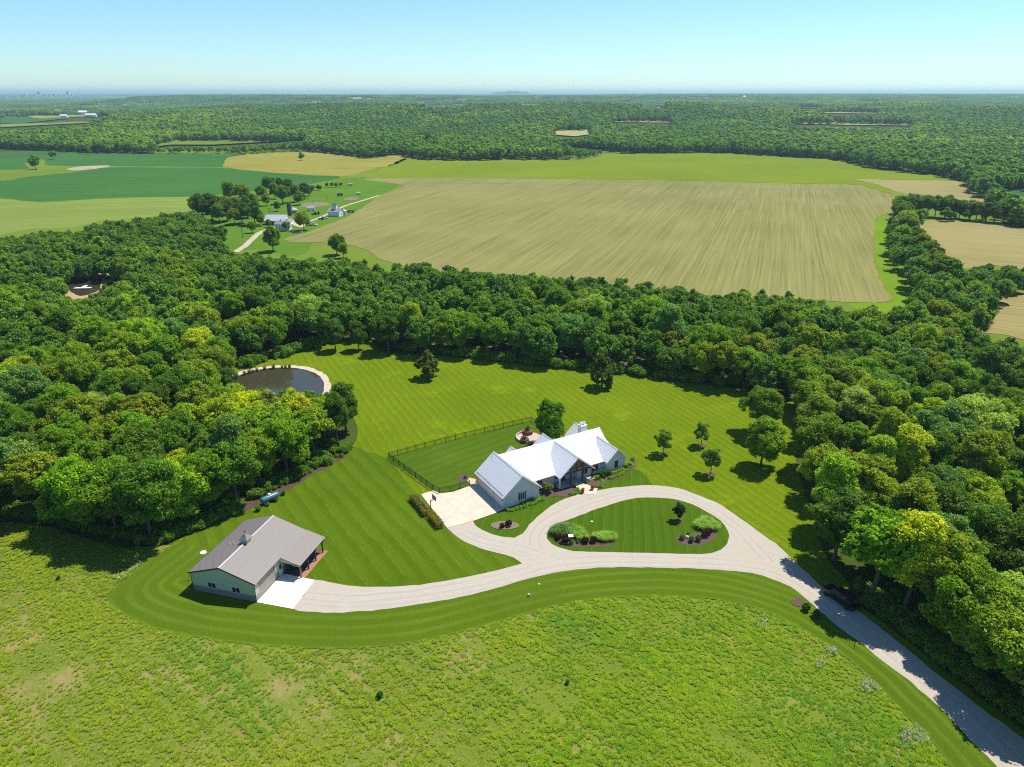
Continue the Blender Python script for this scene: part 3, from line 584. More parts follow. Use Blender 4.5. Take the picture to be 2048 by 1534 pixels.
def tree(kind, loc, s, rz, tone, name, label, cat='tree', group=None, src=None, sxy=1.0):
    cr, tm, kw = (src or NEAR)[kind]
    e = empty(name, (loc[0], loc[1], loc[2] if len(loc) > 2 else 0), rz, (s * sxy, s * sxy, s)); tag(e, label, cat, group)
    c = link('crown', cr, e); c.color = (*tone, 1); link('trunk', tm, e); return e

rng = np.random.default_rng(7)
def rows_field(y0, y1, sp, half):
    out = []; ys = np.arange(y0, y1, sp * .87)
    for i, y in enumerate(ys):
        hw = half(y); xs = np.arange(-hw, hw, sp) + (i % 2) * sp / 2
        out.append(np.column_stack([xs + rng.uniform(-.3, .3, len(xs)) * sp, y + rng.uniform(-.3, .3, len(xs)) * sp, np.full(len(xs), i)]))
    return np.vstack(out)
# near field of candidates: 55 m to 420 m
C1 = rows_field(40, 420, 7.1, lambda y: y * .80 + 45)
s1 = rng.uniform(.70, 1.08, len(C1)) * np.where(C1[:, 1] > 230, .93, 1); 
big = rng.random(len(C1)) < .2; s1[big] *= 1.18
X, Y = C1[:, 0], C1[:, 1]; Z = np.zeros(len(X))
ok = allowed(X, Y, Z, 4.8 * s1, H0 * s1)
# where a full-size tree would hide the open ground a smaller one may stand
s2 = np.where(ok, s1, s1 * .7); ok2 = ok | allowed(X, Y, Z, 4.8 * s2, H0 * s2)
s3 = np.where(ok2, s2, s1 * .45); ok3 = ok2 | (allowed(X, Y, Z, 4.8 * s3, H0 * s3))
C1, s1 = C1[ok3], s3[ok3]; X, Y = C1[:, 0], C1[:, 1]
# big trees traced one by one along the wood edges: foot pixel, scale, tone index
EDGE = [((1742, 1202), 1.36, 2), ((1806, 1224), 1.28, 0), ((1862, 1240), 1.25, 5), ((1915, 1300), 1.12, 2), ((1968, 1345), 1.12, 1), ((2022, 1390), 1.18, 1), ((2080, 1440), 1.2, 0), ((1668, 1120), 1.08, 3), ((1655, 1058), 1.1, 1), ((1640, 1000), 1.0, 5), ((1628, 945), 1.05, 2), ((1625, 890), 1.0, 1), ((1612, 840), .85, 1),
        ((30, 1005), 1.15, 4), ((95, 1030), 1.1, 5), ((165, 1055), 1.15, 2), ((235, 1070), 1.2, 2), ((305, 1078), 1.28, 3), ((368, 1050), 1.15, 1), ((425, 1025), 1.1, 2), ((475, 1008), 1.1, 3), ((522, 968), 1.0, 1), ((575, 945), 1.05, 2), ((630, 915), 1.0, 1), ((676, 893), .95, 3), ((692, 862), .9, 3),
        ((500, 872), .95, 0), ((545, 862), .86, 6), ((590, 862), .86, 0), ((632, 858), .74, 2), ((660, 852), .72, 2), ((470, 850), .9, 1), ((560, 905), 1.0, 1), ((610, 890), .95, 0), ((650, 880), .9, 1), ((510, 920), 1.05, 1), ((520, 832), .62, 6), ((582, 834), .62, 1), ((478, 818), .6, 2), ((625, 832), .55, 2)]
EP = np.array([at(*e[0]) for e in EDGE]); es = np.array([e[1] for e in EDGE]); dmin = np.min(np.hypot(X[:, None] - EP[None, :, 0], Y[:, None] - EP[None, :, 1]) / es[None], axis=1)
kp = dmin > 5.3; C1, s1 = C1[kp], s1[kp]
C1 = np.vstack([C1, np.column_stack([EP, np.round((EP[:, 1] - 40) / (7.1 * .87))])]); s1 = np.append(s1, es); X, Y = C1[:, 0], C1[:, 1]; NE = len(EDGE)
# crown tones come in patches, like the species in the wood
def patch(X, Y, f, ph): return np.sin(X / f + ph) * np.cos(Y / (f * .8) - ph * 1.7) + .6 * np.sin((X + Y) / (f * .45) + 2 * ph)
names = list(TONES)
pt = patch(X, Y, 17, .7) + rng.normal(0, .75, len(X))
nearness = np.exp(-((Y - 100) / 75) ** 2)
v = pt + .8 * nearness
tn = np.where(v > 1.55, 0, np.where(v > .75, 1, np.where(v > -.1, 2, np.where(v > -.8, 5, 3))))
r_ = rng.random(len(X)); tn = np.where(r_ < .07, 4, np.where(r_ > .93, 6, tn)); tn = np.where((r_ > .5) & (r_ < .6), 3, tn)
back = (Y > 165) & (np.abs(X - 10) < 90); tn = np.where(back & (tn == 0), 1, tn); tn = np.where(back & (tn == 1) & (r_ < .5), 2, tn)
tn[-NE:] = [e[2] for e in EDGE]
px_, py_ = pxy(X, Y, 6 * s1)
inview = (px_ > -60) & (px_ < 2110) & (py_ < 1640)
dep = Y * CP + (CAMH - 6) * SP; size = s1 / dep * inview
order = np.argsort(-size); NIND = 250
ind = order[:NIND][size[order[:NIND]] > 0]; rest = np.setdiff1d(np.arange(len(X)), ind)
rest = rest[(px_[rest] > -500) & (px_[rest] < 2550)]
def region(x, y):
    if x < -8 and y < 185 and x < -.22 * y: return 'left wood'
    if x > 42 and y < 200: return 'right wood'
    return 'wood behind the lawn'
ORD = ['first', 'second', 'third', 'fourth', 'fifth', 'sixth', 'seventh', 'eighth', 'ninth', 'tenth', 'eleventh', 'twelfth', 'thirteenth', 'fourteenth', 'fifteenth', 'sixteenth', 'seventeenth', 'eighteenth', 'nineteenth', 'twentieth'] + ['twenty-' + w for w in ['first', 'second', 'third', 'fourth', 'fifth', 'sixth', 'seventh', 'eighth', 'ninth']] + ['thirtieth'] + ['thirty-' + w for w in ['first', 'second', 'third', 'fourth', 'fifth', 'sixth', 'seventh', 'eighth', 'ninth']] + ['fortieth'] + ['forty-' + w for w in ['first', 'second', 'third', 'fourth', 'fifth', 'sixth']]
regs = {}
for i in ind: regs.setdefault(region(X[i], Y[i]), {}).setdefault(int(C1[i, 2]), []).append(i)
for rg, rws in regs.items():
    for ri, key in enumerate(sorted(rws)):
        for ci, i in enumerate(sorted(rws[key], key=lambda q: X[q])):
            sh = ['', 'small ', 'tall '][1 if s1[i] < .75 else 2 if s1[i] > 1.15 else 0]
            tone = names[int(tn[i])]
            lb = f'{sh}{tone} tree, {ORD[ci]} from left in {ORD[ri]} row of the {rg}'
            a = TONES[tone]; j = (1 + rng.uniform(-.06, .06, 3)) * rng.uniform(.85, 1.2); a = tuple(float(q) for q in np.array(a) * j)
            tree(int(rng.integers(0, 9)), (X[i], Y[i]), float(s1[i]), float(rng.uniform(0, 6.28)), a, 'broadleaf_tree', lb, 'tree', 'broadleaf trees of the ' + rg, sxy=float(rng.uniform(.9, 1.15)))

# the rest of the woods: instances of tree meshes on points
def proto_coll(name, specs, mat):
    c = bpy.data.collections.new(name)
    for i, kw in enumerate(specs):
        V, F = crown_np(**kw); n0 = len(V); tr = kw['R'] * .05
        me = mesh_np(name, V, F, mat); o = bpy.data.objects.new('%s_%02d' % (name, i), me); c.objects.link(o)
    return c
mid = proto_coll('mid_tree', [dict(seed=40 + i, R=R, H=H, z0=z0, nl=nl, nleaf=6000, leaf=.36, lob=lb, sub=(330, (.5, .95))) for i, (R, H, z0, nl, lb) in enumerate([(5.2, 11.5, 1.2, 24, (.22, .34)), (5.8, 10.6, 1.6, 30, (.18, .3)), (4.6, 12.2, .8, 22, (.24, .36)), (5.4, 11, 1.4, 20, (.24, .38)), (5.1, 11.8, 1, 34, (.16, .26))])], M['leaf_inst'])
low = proto_coll('low_tree', [dict(seed=60 + i, R=R, H=H, z0=1.5, nl=nl, nleaf=520, leaf=1.15, lob=lb) for i, (R, H, nl, lb) in enumerate([(5.3, 11.5, 12, (.28, .42)), (6, 10.5, 14, (.24, .38)), (4.8, 12, 10, (.3, .42))])], M['leaf_inst'])
c = bpy.data.collections.new('tree_patch')
for i in range(3):
    g = np.random.default_rng(90 + i); Vs = []; Fs = []; o_ = 0
    for gx in range(5):
        for gy in range(5):
            V, F = crown_np(seed=int(g.integers(1e6)), R=g.uniform(4.5, 6.5), H=g.uniform(9, 12), z0=1, nl=5, nleaf=80, leaf=2.3, lob=(.35, .5))
            V[:, 0] += (gx - 2) * 10 + g.uniform(-3, 3); V[:, 1] += (gy - 2) * 10 + g.uniform(-3, 3); V[:, 2] += g.uniform(-1.5, 1.5)
            Vs.append(V); Fs.append(F + o_); o_ += len(V)
    c.objects.link(bpy.data.objects.new('tree_patch_%02d' % i, mesh_np('tree_patch', np.vstack(Vs), np.vstack(Fs), M['leaf_inst'])))
patchc = c
def scatter(name, pts, scl, rot, coll, label, kind='stuff'):
    me = bpy.data.meshes.new(name); me.vertices.add(len(pts)); me.vertices.foreach_set('co', np.asarray(pts, np.float32).ravel())
    a = me.attributes.new('iscale', 'FLOAT_VECTOR', 'POINT'); a.data.foreach_set('vector', np.asarray(scl, np.float32).ravel())
    a = me.attributes.new('irot', 'FLOAT_VECTOR', 'POINT'); R = np.zeros((len(pts), 3), np.float32); R[:, 2] = rot; a.data.foreach_set('vector', R.ravel())
    a = me.attributes.new('iidx', 'INT', 'POINT'); a.data.foreach_set('value', rng.integers(0, len(coll.objects), len(pts)).astype(np.int32))
    me.update(); o = link(name, me); tag(o, label, kind=kind)
    g = bpy.data.node_groups.new(name, 'GeometryNodeTree')
    g.interface.new_socket('Geometry', in_out='INPUT', socket_type='NodeSocketGeometry'); g.interface.new_socket('Geometry', in_out='OUTPUT', socket_type='NodeSocketGeometry')
    gi = g.nodes.new('NodeGroupInput'); go = g.nodes.new('NodeGroupOutput'); ip = g.nodes.new('GeometryNodeInstanceOnPoints'); ci = g.nodes.new('GeometryNodeCollectionInfo')
    ci.inputs['Collection'].default_value = coll; ci.inputs['Separate Children'].default_value = True; ci.inputs['Reset Children'].default_value = True
    def attr(nm, dt): x = g.nodes.new('GeometryNodeInputNamedAttribute'); x.data_type = dt; x.inputs['Name'].default_value = nm; return x.outputs['Attribute']
    g.links.new(gi.outputs[0], ip.inputs['Points']); g.links.new(ci.outputs[0], ip.inputs['Instance']); ip.inputs['Pick Instance'].default_value = True
    g.links.new(attr('iidx', 'INT'), ip.inputs['Instance Index']); g.links.new(attr('irot', 'FLOAT_VECTOR'), ip.inputs['Rotation']); g.links.new(attr('iscale', 'FLOAT_VECTOR'), ip.inputs['Scale'])
    g.links.new(ip.outputs[0], go.inputs[0]); md = o.modifiers.new('scatter', 'NODES'); md.node_group = g
    return o
def put(name, X, Y, s, coll, label, zs=1.0, dz=0):
    Z = terrain(X, Y) + dz; S = np.column_stack([s, s, s * zs]); return scatter(name, np.column_stack([X, Y, Z]), S, rng.uniform(0, 6.28, len(X)), coll, label)
put('woodland', X[rest], Y[rest], s1[rest], mid, 'unbroken mixed woodland beyond the nearest trees')
C2 = rows_field(420, 1300, 8.2, lambda y: y * .80 + 40); s = rng.uniform(.8, 1.25, len(C2)); X, Y = C2[:, 0], C2[:, 1]
ok = allowed(X, Y, terrain(X, Y), 5 * s, 13 * s); s = np.where(ok, s, s * .6); ok |= allowed(X, Y, terrain(X, Y), 5 * s, 13 * s)
gap = patch(X, Y, 45, 2.) + rng.normal(0, .5, len(X)); ok &= ~((gap > 1.25) & (Y > 700) & (Y < 1100) & (X > -150) & (X < 250))
put('woodland_far_fields', X[ok], Y[ok], s[ok], mid if False else low, 'woods and hedgerows round the far fields')
C3 = rows_field(1300, 2900, 10.5, lambda y: y * .78 + 40); s = rng.uniform(.9, 1.4, len(C3)); X, Y = C3[:, 0], C3[:, 1]
ok = allowed(X, Y, terrain(X, Y), 6 * s, 13 * s)
put('woodland_ridges', X[ok], Y[ok], s[ok], low, 'wooded ridges behind the fields')
C4 = rows_field(2900, 9000, 46, lambda y: y * .78 + 100); X, Y = C4[:, 0], C4[:, 1]; s = rng.uniform(.9, 1.25, len(X))
ok = np.ones(len(X), bool)
for ox, oy in ((0, 0), (-22, 0), (22, 0)):
    x, y = pxy(X + ox, Y + oy, terrain(X, Y) + 6)
    for poly in [q[0] for q in CLEAR if q[0][0][1] < 235]: ok &= ~inpoly(x, y, poly)
ok &= ~((patch(X, Y, 330, 1.1) + rng.normal(0, .25, len(X)) > 1.3))
put('woodland_distance', X[ok], Y[ok], s[ok], patchc, 'distant woods fading towards the horizon')
C5 = rows_field(9000, 26000, 190, lambda y: y * .78 + 300); X, Y = C5[:, 0], C5[:, 1]; s = rng.uniform(3.2, 4.6, len(X))
ok = patch(X, Y, 900, 2.2) + rng.normal(0, .3, len(X)) < 1.0
put('woodland_horizon', X[ok], Y[ok], s[ok], patchc, 'hazy tree cover along the horizon', zs=.35)

# trees that stand apart, one by one
def lone(kind, px, s, tone, label, group=None, name='broadleaf_tree', cat='tree', sxy=1, rz=None):
    p = at(*px); return tree(kind, p, s, rz if rz is not None else random.uniform(0, 6), tone, name, label, cat, group, sxy=sxy)
random.seed(4)
T = TONES
V, F = crown_np(seed=77, R=3.6, H=10.2, z0=.6, nl=46, nleaf=15000, leaf=.2, sub=(520, (.35, .65)), lob=(.2, .32), shell=.72); o = trunk_mb(5, 9, 1.5, 3).build('trunk'); OAK = [(mesh_np('crown', V, F, M['leaf']), o.data, None)]; bpy.data.objects.remove(o)
tree(0, at(1100, 889), 1.0, 1.0, (.11, .24, .015), 'yard_tree', 'dense rounded green tree close behind the house roof', 'tree', None, OAK)
lone(5, (1518, 866), .95, (.15, .255, .013), 'upper of the two large lawn trees near the right wood')
lone(0, (1521, 932), .93, (.19, .32, .015), 'lower of the two large lawn trees near the right wood')
lone(4, (671, 701), .85, (.10, .20, .04), 'grey green tree at the top of the lawn, left of a pair', sxy=.85)
lone(0, (717, 700), .78, (.09, .18, .014), 'green tree at the top of the lawn, right of a pair', sxy=.8)
lone(3, (450, 800), .78, (.085, .18, .03), 'round blue green tree at the near end of the pond')
# thin young trees
YT = []
for i in range(3):
    V, F = crown_np(seed=200 + i, R=1.85, H=4.4, z0=1.1, nl=34, nleaf=3000, leaf=.17, lob=(.16, .28), shell=.8)
    cr = mesh_np('crown', V, F, M['leaf']); mb = MB(); mb.cyl((0, 0, -.05), (0, 0, 4.6), .09, .03, 7, M['bark'])
    g = random.Random(i)
    for q in range(12):
        a = q * 2.4; z = 1.7 + q * .22; mb.cyl((0, 0, z), (cos(a) * (1.3 - q * .07), sin(a) * (1.3 - q * .07), z + .9), .03, .01, 4, M['bark'])
    o = mb.build('trunk'); tm = o.data; bpy.data.objects.remove(o); YT.append((cr, tm, None))
for i, (px, s, lb) in enumerate([((1326, 909), 1.12, 'thin young lawn tree, the left one of three'), ((1402, 892), 1.02, 'thin young lawn tree, the farthest one of three'), ((1421, 949), 1.12, 'thin young lawn tree, the nearest one of three')]):
    p = at(*px); tree(i, p, s, i * 2., (.15, .27, .03), 'young_tree', lb, 'tree', 'young trees on the lawn', YT)
    sheet('mulch_ring', [(p[0] + .95 * cos(q) + .15, p[1] + .95 * sin(q)) for q in np.linspace(0, 6.0, 14)], .09, M['mulch'], world=True, step=.4, jit=.03, label='dark mulch ring below a young tree')
p = at(1357, 1042); tree(1, p, .66, 1., (.02, .05, .012), 'young_tree', 'small dark sapling standing in the loop lawn', 'tree', None, YT)
sheet('mulch_ring', [(p[0] + .8 * cos(q) + .1, p[1] + .8 * sin(q)) for q in np.linspace(0, 6.0, 14)], .17, M['mulch'], world=True, step=.4, jit=.03, label='dark mulch ring below the sapling')
# cedars
CED = []
for i in range(2):
    V, F = crown_np(seed=300 + i, R=3.1, H=6.2, z0=.35, nl=46, nleaf=7000, leaf=.2, lob=(.12, .22), cone=.72, shell=.95)
    o = MB().cyl((0, 0, -.05), (0, 0, 5.6), .22, .04, 8, M['bark']).build('trunk'); tm = o.data; bpy.data.objects.remove(o)
    CED.append((mesh_np('crown', V, F, M['leaf']), tm, None))
tree(0, at(855, 756), 1.22, .3, (.11, .15, .02), 'cedar_tree', 'squat olive cedar standing alone on the back lawn, left one', 'cedar', 'cedars on the back lawn', CED, sxy=1.12)
tree(1, at(1203, 775), 1.4, 2., (.085, .125, .018), 'cedar_tree', 'pointed dark cedar standing alone on the back lawn, right one', 'cedar', 'cedars on the back lawn', CED, sxy=1.1)
# dead bush with bare twigs at the corner field
mb = MB(); g = random.Random(3)
for i in range(60):
    a = g.uniform(0, 6.28); el = g.uniform(.3, 1.3); L = g.uniform(3, 5); d = Vector((cos(a) * cos(el), sin(a) * cos(el), sin(el))); m_ = d * L * .5
    mb.cyl((0, 0, 0), m_, .09, .05, 4, M['dead'])
    for q in range(4):
        e = d * L + Vector((g.uniform(-1, 1), g.uniform(-1, 1), g.uniform(-.6, .6))); mb.cyl(m_, e, .04, .015, 3, M['dead'])
o = mb.build('bare_tree'); o.location = (*at(1965, 655), 0); tag(o, 'grey leafless tree at the edge of the corner stubble field', 'tree')
# farm trees (pixel of the trunk foot, scale, tone)
FT = [((425, 440), 1.05, 'dark green'), ((452, 430), .8, 'mid-green'), ((407, 436), 1.0, 'dark green'), ((478, 430), .8, 'olive-green'), ((462, 405), 1.0, 'mid-green'), ((487, 408), .9, 'olive-green'), ((508, 418), .75, 'mid-green'), ((540, 388), 1.0, 'dark green'), ((560, 385), .85, 'dark green'), ((566, 408), 1.0, 'mid-green'), ((590, 404), .9, 'mid-green'), ((610, 398), .85, 'dark green'), ((533, 412), .6, 'bright green'), ((485, 447), .85, 'dark green'), ((510, 450), 1.05, 'dark green'), ((470, 450), .7, 'olive-green'), ((522, 452), .5, 'mid-green'),
      ((398, 433), .9, 'mid-green'), ((440, 446), .8, 'mid-green'), ((455, 442), .9, 'dark green'), ((495, 436), .85, 'dark green'), ((525, 400), .8, 'mid-green'), ((550, 398), .85, 'mid-green'), ((578, 392), .9, 'dark green'), ((600, 410), .7, 'mid-green'), ((618, 392), .6, 'dark green'), ((420, 428), .8, 'olive-green'),
      ((608, 461), 1.05, 'olive-green'), ((556, 423), .5, 'mid-green'), ((505, 466), .45, 'mid-green'), ((538, 455), .35, 'mid-green'), ((573, 462), .4, 'blue-green'), ((547, 503), 1.2, 'mid-green'), ((674, 510), 1.0, 'mid-green'), ((688, 516), .7, 'bright green'), ((436, 496), .7, 'dark green'), ((445, 480), .5, 'dark green'),
      ((626, 382), .35, 'mid-green'), ((636, 381), .35, 'mid-green'), ((640, 381), .3, 'dark green'), ((654, 375), .3, 'olive-green'), ((664, 375), .3, 'mid-green'), ((673, 375), .3, 'mid-green'), ((682, 374), .28, 'olive-green')]
for i, (px, s, tn_) in enumerate(FT):
    px = (px[0], px[1]); where = ['beside the old metal barn', 'left of the farm house', 'at the dark grove by the farm', 'right of the farmyard'][0]
    tree(i % 6, at(*px), s * (.9 if px in ((547, 503), (674, 510), (688, 516), (608, 461)) else 1.28 if px[0] < 500 else 1.15), i * 1.3, tuple(c * (0.75 + .3 * ((i * 37) % 10) / 10) for c in T[tn_]), 'farm_tree', f'{tn_} farmstead tree, {ORD[sorted(range(len(FT)), key=lambda q: FT[q][0][0]).index(i)]} from the left around the old farm', 'tree', 'trees around the old farmstead')
for i, (px, s, lb) in enumerate([((72, 339), 1.2, 'tall lone tree in the far bean field'), ((107, 319), .85, 'smaller round tree in the far bean field'), ((604, 321), .8, 'round dark bush alone in the golden hay field'), ((357, 282), .7, 'lone dark bush in the ridge clearing'), ((180, 309), .6, 'small bush at the far edge of the bean field')]):
    tree(i, at(*px), s, i, T['mid-green'], 'field_tree', lb, 'tree', 'lone trees in the far fields')

HR_ = []
for (x0, y0), (x1, y1), n, s0, nm in [((1800, 428), (1905, 437), 7, 1.05, 'hedge above right field, west half'), ((1918, 438), (2060, 452), 9, 1.1, 'hedge above right field, east half'), ((1797, 440), (1822, 500), 6, 1.05, 'hedge beside the big field, upper half'), ((1826, 512), (1880, 590), 6, 1.15, 'hedge beside the big field, lower half')]:
    for i in range(n):
        t = i / (n - 1); x, y = x0 + (x1 - x0) * t + random.uniform(-3, 3), y0 + (y1 - y0) * t + random.uniform(-1, 1); tn_ = random.choice(['mid-green', 'dark green', 'mid-green', 'olive-green'])
        p = at(x, y); tree(random.randrange(9), p, s0 * random.uniform(.85, 1.15), random.uniform(0, 6), tuple(q * .8 for q in T[tn_]), 'hedgerow_tree', f'{tn_} tree, {ORD[i]} {"from the left" if y1 - y0 < 30 else "from the top"} in {nm}', 'tree', 'hedgerow trees between the stubble fields', sxy=1.15)
# rough meadow in the foreground: ground sheet and grass tufts
k = N('rough_meadow'); big = k.noise(.045, 5, rough=.6); fine = k.noise(2.2, 5, rough=.75); d1 = k.noise(.09, 6, rough=.7)
col = k.mix(k.step(big, .35, .65), (.100, .165, .010), (.16, .215, .016)); left = k.step(k.math('ADD', k.sep(k.pos(), 0), k.math('MULTIPLY', k.noise(.05, 3), 50)), 35, 5); col = k.mix(k.step(k.math('ADD', d1, k.math('MULTIPLY', left, .06)), .58, .72), col, (.30, .23, .10)); col = k.mix(k.math('MULTIPLY', k.step(fine, .5, .66), k.math('MULTIPLY_ADD', left, .5, .2)), col, (.33, .24, .12))
f2 = k.noise(7, 4, rough=.8); col = k.mix(k.math('MULTIPLY', k.step(f2, .5, .7), .5), col, (.27, .25, .06)); col = k.mix(k.math('MULTIPLY', k.step(f2, .48, .3), .55), col, (.035, .075, .01)); rs_ = k.step(k.noise(.16, 5, rough=.7), .60, .70); col = k.mix(k.math('MULTIPLY', rs_, .6), col, (.30, .15, .07))
M['rough'] = k.fin(col, .95, .1, fine, .9, .2)
P_ROUGH = [(-400, 1030), (0, 1045), (97, 1055), (180, 1082), (250, 1098), (345, 1090)] + P_LAWN_LOW[1:] + [(2010, 1750), (-900, 1750), (-900, 1200)]
sheet('meadow', P_ROUGH, .04, M['rough'], step=3, jit=.05, label='rough meadow ground in the foreground')
WR = [at(*p) for p in P_ROUGH]
k = N('tuft'); oi = k.n('ObjectInfo'); rr = k.n('ValToRGB'); e = rr.color_ramp; cols = [(0, (.09, .25, .02)), (.25, (.19, .37, .012)), (.55, (.30, .47, .012)), (.8, (.42, .52, .02)), (1, (.46, .42, .08))]
while len(e.elements) < len(cols): e.elements.new(.5)
for q, (p, c) in zip(e.elements, cols): q.position = p; q.color = (*c, 1)
wn = k.noise(.06, 4); k.l(k.math('ADD', k.math('MULTIPLY', oi.outputs['Random'], .6), k.math('MULTIPLY', k.step(wn, .3, .7), .4)), rr.inputs[0])
lf = k.step(k.math('ADD', k.sep(k.pos(), 0), k.math('MULTIPLY', k.noise(.05, 3), 50)), 35, 5); tcol = k.mix(k.math('MULTIPLY', lf, .4), rr.outputs[0], (.38, .40, .04)); tcol = k.mix(k.math('MULTIPLY', k.step(k.noise(.035, 3), .52, .66), .6), tcol, (.11, .33, .035)); k.l(tcol, k.b.inputs['Base Color']); k.b.inputs['Roughness'].default_value = .7; k.b.inputs['Specular IOR Level'].default_value = .15
tr = k.n('BsdfTranslucent'); k.l(tcol, tr.inputs[0]); ms = k.n('MixShader'); ms.inputs[0].default_value = .3; k.l(k.b.outputs[0], ms.inputs[1]); k.l(tr.outputs[0], ms.inputs[2]); k.l(ms.outputs[0], k.out.inputs[0]); M['tuft'] = k.m
def blades(seed, n, R, h, wd, mat, spread=1.0):
    g = np.random.default_rng(seed); a = g.uniform(0, 6.28, n); rr_ = R * .35 * np.sqrt(g.random(n)); B = np.column_stack([np.cos(a) * rr_, np.sin(a) * rr_, np.zeros(n)])
    a2 = a + g.normal(0, .5, n); D = np.column_stack([np.cos(a2), np.sin(a2), np.zeros(n)]); S = np.column_stack([-np.sin(a2), np.cos(a2), np.zeros(n)])
    hh = (h * g.uniform(.6, 1.1, n))[:, None]; out = (R * g.uniform(.3, 1, n) * spread)[:, None]; up = np.array([0, 0, 1.])
    mid_ = B + D * out * .35 + up * hh * .8; tip = B + D * out + up * hh * g.uniform(.55, 1, n)[:, None]; w_ = wd
    V = np.stack([B - S * w_, B + S * w_, mid_ + S * w_ * .8, mid_ - S * w_ * .8, tip + S * w_ * .2, tip - S * w_ * .2], 1).reshape(-1, 3)
    i = np.arange(n)[:, None] * 6; F = np.vstack([i + [0, 1, 2, 3], i + [3, 2, 4, 5]]); return mesh_np('tuft', V, F, mat)
tc_ = bpy.data.collections.new('tufts')
for i in range(4): tc_.objects.link(bpy.data.objects.new('tuft_%02d' % i, blades(i, 46, .36, .30, .017, M['tuft'], .75)))
n = 260000; X = rng.uniform(-95, 75, n); Y = rng.uniform(32, 128, n); ok = inpoly(X, Y, WR); x, y = pxy(X, Y, 0); ok &= (x > -80) & (x < 2130) & (y < 1620)
dn = patch(X, Y, 5.5, .3) + .7 * patch(X, Y, 1.9, 1.) + rng.normal(0, .6, n); bare = (patch(X, Y, 9, 2.4) > 1.0) & (X < 5)
gp = patch(X, Y, .75, .9) + rng.normal(0, .5, n); ok &= (dn > -1.1) & ~(bare & (rng.random(n) < .5)) & ~((X < 12) & (gp < -.75)) & ~((X < 5) & (Y < 80) & (gp < -.05) & (rng.random(n) < .75)) & (gp > -1.0)
X, Y, dn = X[ok], Y[ok], dn[ok]; s = (.38 + .8 * rng.random(len(X)) ** 1.4) * (1 + .2 * np.clip(dn, -1, 2))
scatter('meadow_grass', np.column_stack([X, Y, np.full(len(X), .04)]), np.column_stack([s, s, s * .85]), rng.uniform(0, 6.28, len(X)), tc_, 'rough yellow green grass tufts covering the foreground meadow')
# white wildflowers along the lawn edge
k = N('white_flower'); wf = k.fin((.62, .62, .45), .8, .1)
fc = bpy.data.collections.new('wildflowers')
for i in range(2):
    V, F = crown_np(seed=500 + i, R=.22, H=.18, z0=.42, nl=6, nleaf=16, leaf=.05, lob=(.3, .5)); fc.objects.link(bpy.data.objects.new('wildflower_%02d' % i, mesh_np('wildflower', V, F, wf)))
pts = []
for cx, cy, rx, ry, m in [(365, 1252, 25, 6, 90), (440, 1270, 30, 6, 120), (505, 1283, 35, 7, 60), (280, 1140, 22, 14, 90), (240, 1160, 12, 12, 25), (1665, 1305, 14, 8, 60), (1740, 1372, 20, 14, 110), (1830, 1475, 28, 16, 140), (1530, 1250, 10, 8, 25), (1640, 1330, 10, 10, 25), (950, 1265, 60, 10, 20)]:
    for _ in range(m):
        p = at(cx + random.gauss(0, rx * .6), cy + random.gauss(0, ry * .6))
        if inpoly([p[0]], [p[1]], WR)[0]: pts.append(p)
pts = np.array(pts); s = rng.uniform(.6, 1.3, len(pts)); scatter('wildflowers', np.column_stack([pts, np.full(len(pts), .04)]), np.column_stack([s, s, s]), rng.uniform(0, 6, len(pts)), fc, 'white wildflowers in patches along the meadow edge')
# ---------------------------------------------------------------- materials for buildings
k = N('white_metal_roof'); nz = k.noise(1.2, 3); M['wroof'] = k.fin(k.mix(nz, (.70, .72, .74), (.80, .81, .82)), .38, .5); k.b.inputs['Metallic'].default_value = .15
M['wrib'] = plain('roof_seam', (.66, .68, .70), .4, .4, .2)
k = N('painted_white_brick'); tc = k.n('TexCoord').outputs['Object']
br = k.n('TexBrick'); mp = k.n('Mapping'); k.l(tc, mp.inputs[0]); mp.inputs['Rotation'].default_value = (RAD(90), 0, 0); k.l(mp.outputs[0], br.inputs[0])
br.inputs['Color1'].default_value = (.64, .66, .66, 1); br.inputs['Color2'].default_value = (.70, .71, .70, 1); br.inputs['Mortar'].default_value = (.56, .58, .58, 1)
br.inputs['Scale'].default_value = 1.; br.inputs['Brick Width'].default_value = .42; br.inputs['Row Height'].default_value = .16; br.inputs['Mortar Size'].default_value = .018
nz = k.noise(1.4, 4, tc); M['brick'] = k.fin(k.mix(k.step(nz, .3, .75), br.outputs[0], k.mix(.5, br.outputs[0], (.52, .53, .52))), .85, .2)
M['trim'] = plain('white_trim', (.74, .74, .72), .5, .4, 0, .04)
M['dark'] = plain('dark_bronze', (.03, .026, .024), .5, .4)
M['timber'] = plain('dark_timber', (.10, .065, .045), .8, .2, 0, .3)
M['timber2'] = plain('cedar_timber', (.30, .17, .09), .8, .2, 0, .25)
k = N('window_glass'); k.b.inputs['Base Color'].default_value = (.02, .026, .032, 1); k.b.inputs['Roughness'].default_value = .08; k.b.inputs['Specular IOR Level'].default_value = .6; M['glass'] = k.m
k = N('concrete'); nz = k.noise(.6, 5); M['conc'] = k.fin(k.mix(k.step(nz, .3, .7), (.50, .43, .34), (.60, .53, .43)), .9, .15, k.noise(6, 3), .2, .02)
k = N('new_concrete'); nz = k.noise(.5, 5); M['conc2'] = k.fin(k.mix(k.step(nz, .3, .7), (.66, .61, .50), (.74, .70, .60)), .9, .15)
M['joint'] = plain('joint', (.33, .28, .22), .9, .1)
